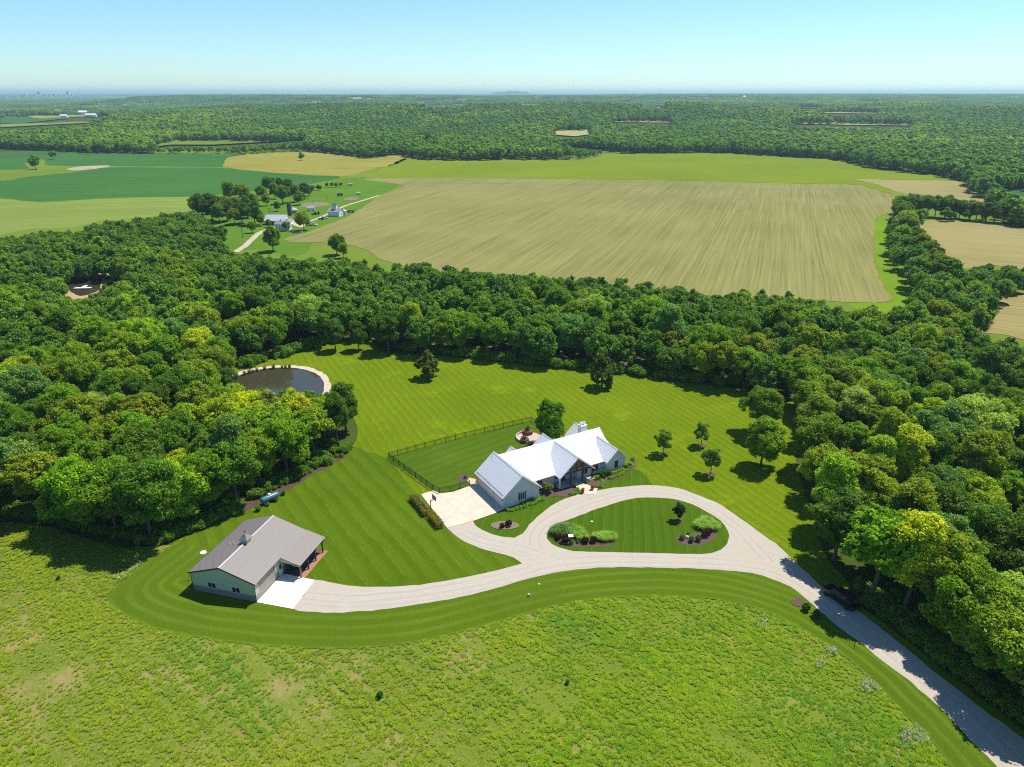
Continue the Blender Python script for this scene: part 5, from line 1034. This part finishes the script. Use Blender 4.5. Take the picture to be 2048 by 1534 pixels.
d = MB().box(-.06, 6.36, .05, .02, 7.34, 2.19, M['trim']).build('door', Bn); MB().box(.022, 6.55, 1.15, .03, 7.15, 2.0, M['glass']).build('pane', d); MB().cyl((.02, 7.2, 1.0), (.08, 7.2, 1.0), .03, .03, 6, M['dark']).build('handle', d)
window(None, Bn, 'u', -7.6, 0, 1.1, 2.15, 1.45, -1, 1, sill=False, th=.05); window(None, Bn, 'u', -3.35, 0, 1.05, 2.1, 1.45, -1, 1, sill=False, th=.05); window(None, Bn, 'v', 9.6, 0, 1.2, 2.1, 1.2, 1, 1, sill=False)
mb = MB(); R2, r2 = M['broof'], M['brib']
def bslab(a, b, c_, d_, rib=.3): mb.slab(a, b, c_, d_, R2, .09, rib, .018, .035, r2)
bslab((-11.35, -.3, 3.55), (-11.35, L_ + .35, 3.55), (-5.6, L_ + .35, 5.45), (-5.6, -.3, 5.45)); bslab((.45, -.3, 3.52), (.45, L_ + .35, 3.52), (-5.6, L_ + .35, 5.45), (-5.6, -.3, 5.45))
mb.prism([(-5.75, -.32, 5.42), (-5.6, -.32, 5.50), (-5.45, -.32, 5.42), (-5.6, -.32, 5.44)], (0, L_ + .7, 0), plain('ridge_cap', (.40, .39, .38), .4, .5))
mb.build('roof', Bn)
mb = MB()
for a, z in ((-11.35, 3.55), (.45, 3.52)): mb.prism([(a, -.345, z - .22), (a, -.345, z - .01), (-5.6, -.345, 5.43), (-5.6, -.345, 5.22)], (0, .04, 0), M['dark'])
mb.box(-11.45, -.3, 3.38, -11.36, L_ + .3, 3.52, M['dark']).build('fascia', Bn)
mb = MB(); mb.box(0.03, -.07, 0, .08, -.0, 3.35, M['dark']).box(-11.2, -.07, 0, -11.12, 0, 3.45, M['dark']).build('corner_trim', Bn)
mb = MB(); mb.slab((3.85, 6.6, 2.62), (3.85, 14.75, 2.62), (.40, 14.75, 3.545), (.40, 6.6, 3.545), plain('porch_roof', (.24, .215, .20), .55, .4, .2, .04, 1), .09, .3, .018, .035, r2)
mb.build('porch_roof', Bn)
MB().prism([(.05, 6.7, 2.55), (3.7, 6.7, 2.28), (3.7, 6.7, 2.52), (.05, 6.7, 3.4)], (0, .08, 0), M['side_u']).box(.02, 6.66, 2.45, 3.9, 6.695, 2.56, M['dark']).build('porch_gable', Bn)
MB().box(3.45, 6.85, 2.25, 3.62, 14.5, 2.5, M['timber']).build('porch_beam', Bn)
for v in (7.0, 9.3, 11.6, 13.95):
    mb = MB().box(3.44, v - .09, .05, 3.64, v + .09, 2.25, M['timber2'] if v < 8 else M['timber'])
    if v > 8: mb.beam((3.54, v + .05, 1.7), (3.54, v + .6, 2.25), .1, M['timber']).beam((3.54, v - .05, 1.7), (3.54, v - .6, 2.25), .1, M['timber'])
    mb.build('post', Bn)
# cupola
cu = MB().box(-6.15, 6.3, 5.0, -5.05, 7.4, 6.0, M['side_u']).build('cupola', Bn)
MB().prism([(-6.35, 6.1, 6.0), (-4.85, 6.1, 6.0), (-4.85, 7.6, 6.0), (-6.35, 7.6, 6.0)], (0, 0, .06), R2).add([(-6.35, 6.1, 6.062), (-4.85, 6.1, 6.062), (-4.85, 7.6, 6.062), (-6.35, 7.6, 6.062), (-5.6, 6.85, 6.95)], [(0, 1, 4), (1, 2, 4), (2, 3, 4), (3, 0, 4), (3, 2, 1, 0)], M['broof']).build('cupola_roof', cu)
MB().cyl((-5.6, 6.85, 6.9), (-5.6, 6.85, 7.5), .03, .02, 6, M['dark']).beam((-5.85, 6.85, 7.3), (-5.35, 6.85, 7.3), .05, M['dark']).build('weather_vane', cu)
for u, v in ((-8.43, 6.5), (-7.72, 6.55)): z = 5.45 - (-5.6 - u) * .33; MB().cyl((u, v, z - .1), (u, v, z + .4), .06, .06, 8, M['trim']).build('vent_pipe', Bn)
def bsheet(name, pts, z, mat, label): return sheet(name, [bw(*p) for p in pts], z, mat, smooth=False, jit=0, world=True, label=label)
bsheet('barn_apron', [(.04, -.1), (6.25, -.05), (5.95, 7.0), (.04, 7.1)], .16, M['conc2'], 'bright concrete apron at the barn overhead door')
bsheet('barn_apron_edge', [(.04, 7.1), (3.15, 7.06), (3.15, 14.4), (.04, 14.4)], .14, plain('porch_gravel', (.10, .09, .085), .95, .1), 'dark floor below the barn side porch')  # slab below the side porch, in one dark tone
bsheet('brick_walk', [(3.15, 7.06), (4.15, 7.04), (4.15, 14.6), (3.15, 14.4)], .15, M['redbrick'], 'red brick edging along the barn porch')
ribbon('apron_joint', [bw(3.1, 0), bw(3.1, 7)], .05, .165, M['joint'], 'control joint of the barn apron, lengthwise', world=True); ribbon('apron_joint', [bw(.1, 3.5), bw(6.0, 3.5)], .05, .166, M['joint'], 'control joint of the barn apron, crosswise', world=True)
x, y = bw(.7, 7.9); e = empty('grill', (x, y, .14), BR); tag(e, 'dark barbecue grill on legs beside the barn door', 'grill')
MB().box(-.35, -.25, .7, .35, .25, .95, M['dark']).build('firebox', e); MB().prism([(-.35, -.25, .96), (-.35, .25, .96), (-.35, .2, 1.2), (-.35, -.1, 1.2)], (.7, 0, 0), M['dark']).build('lid', e)
for a, b in ((-.3, -.2), (.3, -.2), (-.3, .2), (.3, .2)): MB().box(a - .03, b - .03, 0, a + .03, b + .03, .7, M['dark']).build('leg', e)
# picnic table and chair under the porch roof
x, y = bw(1.6, 9.6); e = empty('picnic_table', (x, y, .14), BR + pi / 2); tag(e, 'picnic table in the shade below the barn porch roof', 'table')
MB().box(-.9, -.4, .7, .9, .4, .76, M['timber2']).build('tabletop', e)
for s in (-.75, .5):
    MB().box(-.9, s, .4, .9, s + .25, .45, M['timber2']).build('bench', e)
for s in (-.65, .65): MB().box(s - .04, -.7, .3, s + .04, .7, .39, M['timber2']).beam((s, -.55, 0), (s, -.15, .7), .09, M['timber2']).beam((s, .55, 0), (s, .15, .7), .09, M['timber2']).build('leg', e)
for i in range(2):
    x, y = bw(.6, 12.2 + i * 1.2); e = empty('porch_chair', (x, y, .14), BR); tag(e, ['pale chair against the barn wall below the porch roof', 'pale chair at the far end of the barn porch'][i], 'chair')
    MB().box(-.25, -.25, .38, .25, .25, .44, M['trim']).build('seat', e); MB().box(-.28, -.25, .44, -.23, .25, 1.0, M['trim']).build('backrest', e)
    for a, b in ((-.22, -.22), (.22, -.22), (-.22, .22), (.22, .22)): MB().box(a - .025, b - .025, 0, a + .025, b + .025, .38, M['trim']).build('leg', e)

# propane tank
a = Vector((*at(521, 1004, .9), .9)); b = Vector((*at(558, 988, .9), .9)); c0 = (a + b) / 2; e = empty('propane_tank', (c0.x, c0.y, .1), math.atan2(b.y - a.y, b.x - a.x)); tag(e, 'long blue propane tank at the edge of the left wood', 'tank')
L = (b - a).length / 2; mt = plain('blue_paint', (.045, .15, .24), .35, .5); mb = MB(); n = 20; prof = [(-L, .02)] + [(-L + .5 * (1 - cos(t)), .6 * sin(t)) for t in (.3, .7, 1.1, 1.57)] + [(L - .5 * (1 - cos(t)), .6 * sin(t)) for t in (1.57, 1.1, .7, .3)] + [(L, .02)]
vs = [(x, r * cos(2 * pi * j / n), .95 + r * sin(2 * pi * j / n)) for x, r in prof for j in range(n)]
mb.add(vs, [(i * n + j, i * n + (j + 1) % n, (i + 1) * n + (j + 1) % n, (i + 1) * n + j) for i in range(len(prof) - 1) for j in range(n)], mt).build('tank_body', e, True)
MB().cyl((0, 0, 1.5), (0, 0, 1.75), .28, .28, 14, M['trim']).build('valve_dome', e)
for s in (-L * .6, L * .6): MB().box(s - .15, -.5, 0, s + .15, .5, .42, M['conc']).build('footing', e)

# ---------------------------------------------------------------- black car in the shade of the driveway
p0, p1 = Vector((*at(1648, 1180, .6), 0)), Vector((*at(1708, 1222, .6), 0)); cc = (p0 + p1) / 2; ca = math.atan2(p1.y - p0.y, p1.x - p0.x)
e = empty('parked_car', (cc.x + .5, cc.y + .5, .12), ca, 1.08); tag(e, 'long black car parked in tree shade on the driveway', 'car')
cp = N('black_paint'); cp.b.inputs['Base Color'].default_value = (.006, .007, .009, 1); cp.b.inputs['Roughness'].default_value = .25; cp.b.inputs['Specular IOR Level'].default_value = .5; cp = cp.m; rub = plain('rubber', (.02, .02, .02), .9, .1)
prof = [(-2.55, .35), (-2.6, .85), (-2.45, 1.02), (-1.45, 1.12), (-1.35, 1.15), (1.9, 1.12), (2.45, .98), (2.6, .75), (2.58, .35)]
MB().prism([(x, -.95, z) for x, z in prof], (0, 1.9, 0), cp).build('body', e, bev=.05)
cab = [(-1.5, 1.12), (-.75, 1.72), (1.6, 1.75), (2.25, 1.12)]
mb = MB(); lo = [(-1.5, -.88, 1.121), (2.3, -.88, 1.121), (2.3, .88, 1.121), (-1.5, .88, 1.121)]; hi = [(-.75, -.72, 1.72), (1.75, -.72, 1.75), (1.75, .72, 1.75), (-.75, .72, 1.72)]
mb.add(lo + hi, [(0, 3, 2, 1), (4, 5, 6, 7), (0, 1, 5, 4), (1, 2, 6, 5), (2, 3, 7, 6), (3, 0, 4, 7)], M['glass']).build('window', e)
MB().prism([(-.72, -.73, 1.73), (1.76, -.73, 1.76), (1.76, .73, 1.76), (-.72, .73, 1.73)], (0, 0, .05), cp).build('roof', e)
for x in (-1.7, 1.65):
    for s in (-1, 1):
        w_ = MB().cyl((x, s * .74, .36), (x, s * .97, .36), .36, .36, 18, rub).build('wheel', e); MB().cyl((x, s * .965, .36), (x, s * .985, .36), .22, .22, 12, M['dark']).build('rim', w_)
for s in (-.7, .7): MB().box(-2.62, s - .16, .72, -2.55, s + .16, .86, plain('lamp_glass', (.5, .5, .48), .1, .5)).build('headlight', e); MB().box(2.55, s - .14, .75, 2.63, s + .14, .95, plain('tail_red', (.3, .01, .01), .2, .5)).build('taillight', e)

# shrubs below the driveway bend, weeds along the tank
for q, (px, s, t, lb) in enumerate([((1612, 1222), .55, G2, 'dark shrub in shade below the driveway bend, upper one'), ((1632, 1236), .5, G2, 'dark shrub in shade below the driveway bend, lower one'), ((517, 1022), .5, G1, 'small green weed shrub left of the propane tank'), ((552, 1003), .45, G2, 'small green shrub right of the propane tank'), ((568, 990), .45, G1, 'small weed shrub at the mulch strip, farther one'), ((536, 1012), .35, G1, 'tiny weed shrub below the propane tank'), ((760, 1395), .38, (.04, .13, .02), 'dark green bush standing alone in the rough meadow'), ((1135, 1368), .28, (.05, .15, .02), 'small bush in the middle of the rough meadow'), ((118, 1160), .28, (.04, .12, .03), 'small dark bush in the left of the rough meadow')]):
    p = at(*px); shrub(BIG, p[0], p[1], s, t, lb, 'bush', 'bush', None, .08, q)
# cattails on the pond rim
k_ = [(455, 766), (475, 757), (490, 750), (500, 747), (507, 745), (515, 743), (530, 739.5), (548, 737.5), (565, 736), (572, 736), (580, 736)]
cat = blades(900, 110, .9, 1.35, .025, M['clump'], .7)
for q, px in enumerate(k_):
    p = at(*px); o = link('cattail_clump', cat, None, (p[0], p[1] - .3, .1), q, .8 + .12 * (q % 4)); o.color = (.16, .17, .04, 1); tag(o, f'upright reed clump, {ORD[q]} from the left along the far pond rim', 'reeds', 'reeds along the pond rim')
# undergrowth below the right trees and along the wood edges
pts = []
for (x0, y0), (x1, y1), w_, n in [((1715, 1208), (2048, 1455), 24, 300), ((0, 1030), (300, 1092), 28, 420), ((310, 1092), (470, 1028), 22, 260), ((500, 1000), (700, 900), 12, 120), ((770, 700), (1480, 776), 6, 260), ((480, 738), (640, 690), 5, 80)]:
    for _ in range(n):
        t = random.random(); pts.append(at(x0 + (x1 - x0) * t + random.gauss(6, 5), y0 + (y1 - y0) * t - abs(random.gauss(0, w_))))
pts = np.array(pts); s = rng.uniform(.5, 1.35, len(pts)) * np.where(pts[:, 1] > 150, 1.5, 1)
uc = bpy.data.collections.new('undergrowth')
for i in range(3):
    V, F = crown_np(seed=950 + i, R=1.0, H=1.5, z0=.0, nl=12, nleaf=420, leaf=.14); uc.objects.link(bpy.data.objects.new('undergrowth_%02d' % i, mesh_np('undergrowth', V, F, M['leaf_inst'])))
scatter('undergrowth', np.column_stack([pts, np.full(len(pts), .05)]), np.column_stack([s, s, s]), rng.uniform(0, 6, len(pts)), uc, 'weedy undergrowth below the wood edges')

# ---------------------------------------------------------------- the old farmstead
FSC = dict(metal_barn=.66, silo=.5, round_crib=.5, old_house=.66, granary=.8, grain_bin=.6, stock_tank=.7, tractor=.75, pickup_truck=.8)
def farm(name, px, rz, label, cat, z=.1):
    p = at(*px); s = FSC.get(name, .8 if cat == 'trailer' else 1); e = empty(name, (p[0], p[1], z), RAD(rz), s); tag(e, label, cat); return e
GR = plain('old_galvanised', (.50, .53, .56), .45, .4, .4, .1, .6); WP = plain('white_boards', (.72, .74, .76), .7, .2, 0, .05); SH = plain('grey_shingles', (.26, .26, .27), .9, .1, 0, .15, 1); OW = plain('old_wood', (.16, .13, .10), .9, .1, 0, .3, 1)
e = farm('metal_barn', (551, 450), 0, 'long open fronted barn with a bright metal roof in the farmyard', 'barn')
MB().box(-9, 1, 0, 9, 12, 4.2, OW).build('wall', e)
MB().slab((-9.6, -1.5, 3.6), (9.6, -1.5, 3.6), (9.6, 6.5, 8), (-9.6, 6.5, 8), GR, .15).slab((-9.6, 13, 4.2), (9.6, 13, 4.2), (9.6, 6.5, 8), (-9.6, 6.5, 8), GR, .15).build('roof', e)
MB().prism([(9.0, 1, 4.2), (9.0, 12, 4.2), (9.0, 6.5, 7.8)], (.1, 0, 0), WP).build('gable', e)
for i in range(5): MB().box(-8.9 + i * 4.4, -1.2, 0, -8.6 + i * 4.4, -.9, 3.7, OW).build('post', e)
MB().box(9.7, 0, 0, 13.5, 8, 2.6, WP).slab((9.7, -.6, 2.65), (14, -.6, 2.65), (14, 8.5, 4.2), (9.7, 8.5, 4.2), SH, .12).build('shed', e)
e = farm('silo', (580, 431), 0, 'tall dark grey concrete stave silo without a roof', 'silo')
MB().cyl((0, 0, 0), (0, 0, 15.5), 2.7, 2.7, 24, plain('silo_stave', (.10, .10, .105), .9, .1, 0, .25, .6)).build('silo_wall', e)
mb = MB(); mb.beam((2.75, 0, .5), (2.75, 0, 15.5), .5, plain('silo_chute', (.3, .3, .3))).build('chute', e)
e = farm('round_crib', (588, 426), 0, 'low round weathered grain crib with a conical roof right of the silo', 'grain crib'); MB().cyl((0, 0, 0), (0, 0, 4), 5, 5, 20, plain('crib_boards', (.34, .29, .23), .9, .1, 0, .3, 1)).build('wall', e); MB().cyl((0, 0, 4), (0, 0, 7.2), 5.4, .3, 20, plain('crib_roof', (.42, .38, .33), .9, .1, 0, .2, 1)).build('roof', e)
e = farm('old_house', (563, 459), -8, 'small white two storey farm house with a grey roof', 'house')
MB().prism([(-4.5, -3, 0), (-4.5, 3.5, 0), (-4.5, 3.5, 5), (-4.5, .25, 7.2), (-4.5, -3, 5)], (9, 0, 0), WP).build('wall', e)
MB().slab((-4.9, -3.4, 4.8), (4.9, -3.4, 4.8), (4.9, .25, 7.4), (-4.9, .25, 7.4), SH, .15).slab((-4.9, 3.9, 4.8), (4.9, 3.9, 4.8), (4.9, .25, 7.4), (-4.9, .25, 7.4), SH, .15).build('roof', e)
MB().box(4.55, -2.5, 0, 8.5, 2.5, 2.6, WP).slab((4.55, -3, 2.65), (8.9, -3, 2.65), (8.9, 2.8, 3.6), (4.55, 2.8, 3.6), SH, .12).build('porch', e)
MB().box(-.4, .1, 7, .3, .8, 8.4, M['redbrick']).build('chimney', e)
for u in (-3, -.2, 2.6):
    for z in (1.1, 3.3): window(None, e, 'u', u, -3, z, z + 1.2, .8, -1, 0, sill=False)
e = farm('granary', (672, 432), -18, 'white granary with a tall steep cupola beside the steel bin', 'granary')
MB().prism([(-5, -3.5, 0), (-5, 3.5, 0), (-5, 3.5, 3.8), (-5, 0, 5.9), (-5, -3.5, 3.8)], (10, 0, 0), WP).build('wall', e)
MB().slab((-5.4, -4.1, 3.6), (5.4, -4.1, 3.6), (5.4, 0, 6.1), (-5.4, 0, 6.1), SH, .15).slab((-5.4, 4.1, 3.6), (5.4, 4.1, 3.6), (5.4, 0, 6.1), (-5.4, 0, 6.1), SH, .15).build('roof', e)
cu = MB().box(-1.3, -1.4, 5.0, 1.5, 1.4, 7.4, WP).build('cupola', e); MB().slab((-1.6, -1.8, 7.2), (1.8, -1.8, 7.2), (1.8, 0, 10), (-1.6, 0, 10), SH, .1).slab((-1.6, 1.8, 7.2), (1.8, 1.8, 7.2), (1.8, 0, 10), (-1.6, 0, 10), WP, .1).prism([(1.52, -1.4, 7.4), (1.52, 1.4, 7.4), (1.52, 0, 9.7)], (.05, 0, 0), WP).build('cupola_roof', cu)
window(None, e, 'v', 0, 5, 1.2, 2.4, 1.2, 1, 1, sill=False)
e = farm('grain_bin', (688, 430.5), 0, 'corrugated steel grain bin with a pale conical roof', 'grain bin'); k = N('corrugated'); tc = k.n('TexCoord').outputs['Object']; f = k.math('PINGPONG', k.math('DIVIDE', k.sep(tc, 2), .35), .5)
MB().cyl((0, 0, 0), (0, 0, 4.6), 2.9, 2.9, 24, k.fin(k.mix(k.math('LESS_THAN', f, .2), (.42, .52, .54), (.25, .34, .37)), .5, .4)).build('bin_wall', e); MB().cyl((0, 0, 4.6), (0, 0, 6.0), 3.1, .35, 24, plain('bin_roof', (.66, .68, .68), .4, .4)).build('roof', e)
def tractor(px, rz, col, label, s=1.0, name='tractor', cat='tractor'):
    e = farm(name, px, rz, label, cat); mc = plain('paint_' + name, col, .5, .4)
    MB().box(-1.9, -.45, .7, .4, .45, 1.5, mc).build('hood', e); MB().box(.4, -.7, .7, 1.7, .7, 1.4, mc).box(.5, -.65, 1.402, 1.6, .65, 2.5, M['glass']).box(.4, -.75, 2.502, 1.7, .75, 2.62, mc).build('cab', e)
    for x, r in ((-1.4, .5), (1.1, .85)):
        for sg in (-1, 1): MB().cyl((x, sg * .75, r), (x, sg * 1.1, r), r, r, 14, rub).build('wheel', e)
def truck(px, rz, col, label, name='pickup_truck', cat='truck'):
    e = farm(name, px, rz, label, cat); mc = plain('paint_' + name, col, .35, .5)
    MB().prism([(-2.8, -.95, .45), (-2.8, -.95, 1.0), (-1.4, -.95, 1.15), (2.8, -.95, 1.15), (2.8, -.95, .45)], (0, 1.9, 0), mc).build('body', e, bev=.06)
    MB().add([(-1.5, -.88, 1.16), (1.0, -.88, 1.16), (1.0, .88, 1.16), (-1.5, .88, 1.16), (-.7, -.75, 1.85), (.8, -.75, 1.85), (.8, .75, 1.85), (-.7, .75, 1.85)], [(0, 3, 2, 1), (4, 5, 6, 7), (0, 1, 5, 4), (1, 2, 6, 5), (2, 3, 7, 6), (3, 0, 4, 7)], M['glass']).build('window', e); MB().box(-.7, -.77, 1.851, .8, .77, 1.91, mc).build('roof', e)
    for x in (-1.8, 1.8):
        for sg in (-1, 1): MB().cyl((x, sg * .75, .4), (x, sg * .98, .4), .4, .4, 14, rub).build('wheel', e)
tractor((642, 440), 15, (.42, .06, .04), 'red tractor parked left of the white granary', 1.25); truck((649, 438), 20, (.7, .7, .7), 'white pickup right of the red tractor'); truck((618, 451), 0, (.55, .58, .62), 'silver pickup below the big yard tree'); truck((627, 451.5), -10, (.72, .72, .74), 'white car with a dark bonnet right of the silver pickup')
tractor((628, 430), 40, (.25, .12, .08), 'rusty machine in the farmyard scrap row, right one'); tractor((635, 429), 10, (.2, .1, .07), 'rusty machine at the right end of the scrap row', 1.0)
for nm, px, w_, l_, h_, col, lb in (('hay_wagon', (702, 425), 2.2, 5.5, 1.2, (.30, .08, .05), 'rusty red hay wagon right of the steel bin'), ('cattle_trailer', (680, 392.5), 2, 5, 1.8, (.06, .05, .05), 'dark cattle trailer standing in the far pasture'), ('stock_trailer', (701, 372), 2, 4.5, 1.6, (.55, .58, .6), 'pale trailer in the far pasture'), ('feed_wagon', (717, 389.5), 2, 3.5, 1.5, (.7, .7, .66), 'white feed wagon beside the mud patch'), ('camper_trailer', (622, 422), 2.4, 6, 2.4, (.72, .74, .76), 'white rounded trailer behind the scrap row')):
    e = farm(nm, px, 12, lb, 'trailer'); MB().box(-l_ / 2, -w_ / 2, .7, l_ / 2, w_ / 2, .7 + h_, plain('paint_' + nm, col, .6, .3)).build('body', e, bev=.12); MB().beam((-l_ / 2, 0, .8), (-l_ / 2 - 1.4, 0, .5), .12, M['dark']).build('drawbar', e)
    for x in (-l_ * .3, l_ * .3):
        for sg in (-1, 1): MB().cyl((x, sg * (w_ / 2 - .25), .45), (x, sg * (w_ / 2 + .02), .45), .45, .45, 12, rub).build('wheel', e)
e = farm('stock_tank', (595, 465), 0, 'round dark walled pen or stock tank below the yard tree', 'tank'); MB().cyl((0, 0, 0), (0, 0, 1.2), 4.2, 4.2, 20, plain('pen_wall', (.25, .25, .24), .8, .2), False).cyl((0, 0, .05), (0, 0, .1), 4.1, 4.1, 20, M['mulch']).build('rim', e)
for q, (px, hgt, lb) in enumerate((((542, 446), 9, 'wooden utility pole left of the farm house'), ((485.5, 476), 9, 'wooden utility pole in the grass beside the farm road'))):
    e = farm('utility_pole', px, 10, lb, 'utility pole'); tag(e, group='utility poles at the farmstead'); MB().cyl((0, 0, 0), (0, 0, hgt), .18, .13, 8, M['bark']).build('pole', e); MB().beam((-1.2, 0, hgt - .6), (1.2, 0, hgt - .6), .14, M['bark']).build('crossarm', e)
for q, px in enumerate(((612, 396), (626, 407), (640, 404.5), (655, 399))):
    e = farm('pasture_post', px, 0, f'dark pasture fence post, {ORD[q]} from the left behind the farmyard', 'post'); MB().cyl((0, 0, 0), (0, 0, 1.6), .15, .14, 6, OW).build('post_body', e)
    tag(e, group='pasture fence posts')
# dock and shelter by the hidden pond
e = farm('dock', (166, 578), 5, 'small white dock on the hidden pond in the left wood', 'dock', .15); MB().box(-3.2, -.8, .25, 3.2, .8, .4, WP).box(-1, .81, .25, .4, 3.6, .4, WP).build('deck', e)
for a in (-2.8, 2.8): MB().cyl((a, 0, -.1), (a, 0, .9), .12, .12, 8, OW).build('post', e)

# ---------------------------------------------------------------- far away
def far_shed(px, w_, d_, h_, label, col=(.74, .75, .76), dz=0, name='distant_shed', cat='shed'):
    x, y = at_t(*px); z = float(terrain(x, y)) + dz; e = empty(name, (x, y, z), RAD(8)); tag(e, label, cat); wm = plain('shed_wall', col, .7, .2)
    MB().prism([(-w_ / 2, -d_ / 2, 0), (-w_ / 2, d_ / 2, 0), (-w_ / 2, d_ / 2, h_), (-w_ / 2, 0, h_ * 1.5), (-w_ / 2, -d_ / 2, h_)], (w_, 0, 0), wm).build('wall', e)
    MB().slab((-w_ / 2 - .5, -d_ / 2 - .6, h_), (w_ / 2 + .5, -d_ / 2 - .6, h_), (w_ / 2 + .5, 0, h_ * 1.55), (-w_ / 2 - .5, 0, h_ * 1.55), M['trim'], .3).slab((-w_ / 2 - .5, d_ / 2 + .6, h_), (w_ / 2 + .5, d_ / 2 + .6, h_), (w_ / 2 + .5, 0, h_ * 1.55), (-w_ / 2 - .5, 0, h_ * 1.55), M['trim'], .3).build('roof', e)
for px, w_, d_, h_, lb in [((115, 229.5), 18, 12, 9, 'distant white barn, left of the far valley sheds'), ((129, 237), 16, 8, 5, 'low distant white shed beside the tree line'), ((167, 231), 24, 12, 8, 'distant pale farm buildings in the middle of the far valley'), ((183, 235), 26, 10, 5, 'long low distant white shed below the others'), ((205, 230.5), 34, 12, 7, 'long distant white shed, right one in the far valley'), ((250, 216), 12, 8, 8, 'lone white building far off at the foot of the wooded ridge'), ((593, 273), 20, 10, 5, 'white farm house in the ridge clearing'), ((1488, 199), 14, 9, 12, 'lone white building in the far right woods')]:
    far_shed(px, w_, d_, h_, lb, dz=2 if px[1] < 250 else 0)
# town on the horizon at the left
random.seed(9)
TOWN = [(22, 191, 60, 14), (30, 192, 50, 10), (44, 190, 30, 16), (66, 190, 40, 12), (72, 189, 34, 22), (80, 191, 70, 14), (78, 187, 26, 34), (88, 190, 40, 16), (98, 190, 60, 12), (108, 189, 30, 18), (112, 191, 50, 12), (118, 190, 36, 14), (128, 190, 44, 12), (136, 187, 30, 38), (141, 189, 40, 16), (136, 193, 60, 8), (155, 193, 50, 8), (128, 196, 40, 8), (48, 189, 40, 12), (6, 192, 60, 10)]
for q, (x_, y_, w_, h_) in enumerate(TOWN):
    d = 8600 + random.uniform(-500, 700); X_ = (x_ - 1024) / FPX * d * CP; z = float(terrain(X_, d)); z = max(z, CAMH - d * (y_ - 186) / FPX * 1.16 - h_ * .4)
    e = empty('town_building', (X_, d, z - 4), RAD(random.uniform(-15, 15))); col = random.choice([(.62, .45, .36), (.6, .58, .55), (.66, .5, .42), (.68, .68, .66)])
    tag(e, f'{"tall" if h_ > 30 else "pale" if col[0] > .64 else "tan"} town building on the left horizon, {ORD[sorted(range(len(TOWN)), key=lambda t: TOWN[t][0]).index(q)]} from the left', 'building', 'town buildings on the horizon')
    MB().box(-w_ / 2, -12, 0, w_ / 2, 12, h_ + 4, plain('town_wall', col, .8, .2)).build('wall', e); MB().box(-w_ / 2 - 1, -13, h_ + 4.01, w_ / 2 + 1, 13, h_ + 5.5, M['trim']).build('roof', e)
x, y = at_t(365, 192); z = float(terrain(x, y)) + 8; e = empty('water_tower', (x, y, z)); tag(e, 'distant white water tower on the ridge line', 'water tower')
MB().cyl((0, 0, 0), (0, 0, 14), 1.2, 1.2, 8, M['trim']).build('column', e); MB().cyl((0, 0, 14), (0, 0, 17), 2, 6, 16, M['trim']).cyl((0, 0, 17), (0, 0, 20), 6, 5, 16, M['trim']).cyl((0, 0, 20), (0, 0, 22), 5, .5, 16, M['trim']).build('tank_bowl', e)
d = 9000; X_ = (1147 - 1024) / FPX * d * CP; e = empty('radio_mast', (X_, d, float(terrain(X_, d)))); tag(e, 'thin radio mast rising above the horizon', 'mast')
MB().cyl((0, 0, 0), (0, 0, 205), .9, .6, 6, plain('mast_steel', (.5, .4, .4))).build('mast', e); MB().cyl((0, 0, 205), (0, 0, 215), .2, .1, 4, M['trim']).build('antenna', e)

# ---------------------------------------------------------------- haze
hz = bpy.data.materials.new('haze_air'); hz.use_nodes = True; t = hz.node_tree; t.nodes.remove(t.nodes['Principled BSDF'])
pv = t.nodes.new('ShaderNodeVolumePrincipled'); t.links.new(pv.outputs[0], t.nodes['Material Output'].inputs['Volume'])
pv.inputs['Color'].default_value = (.56, .85, 1.0, 1); pv.inputs['Density'].default_value = 8.5e-5; pv.inputs['Anisotropy'].default_value = .2
hb = MB(); hb.box(-27500, -27500, -22, 27500, 27500, 135, hz); o = hb.build('haze'); tag(o, 'thin blue summer haze over the whole valley', kind='stuff'); o.display_type = 'WIRE'
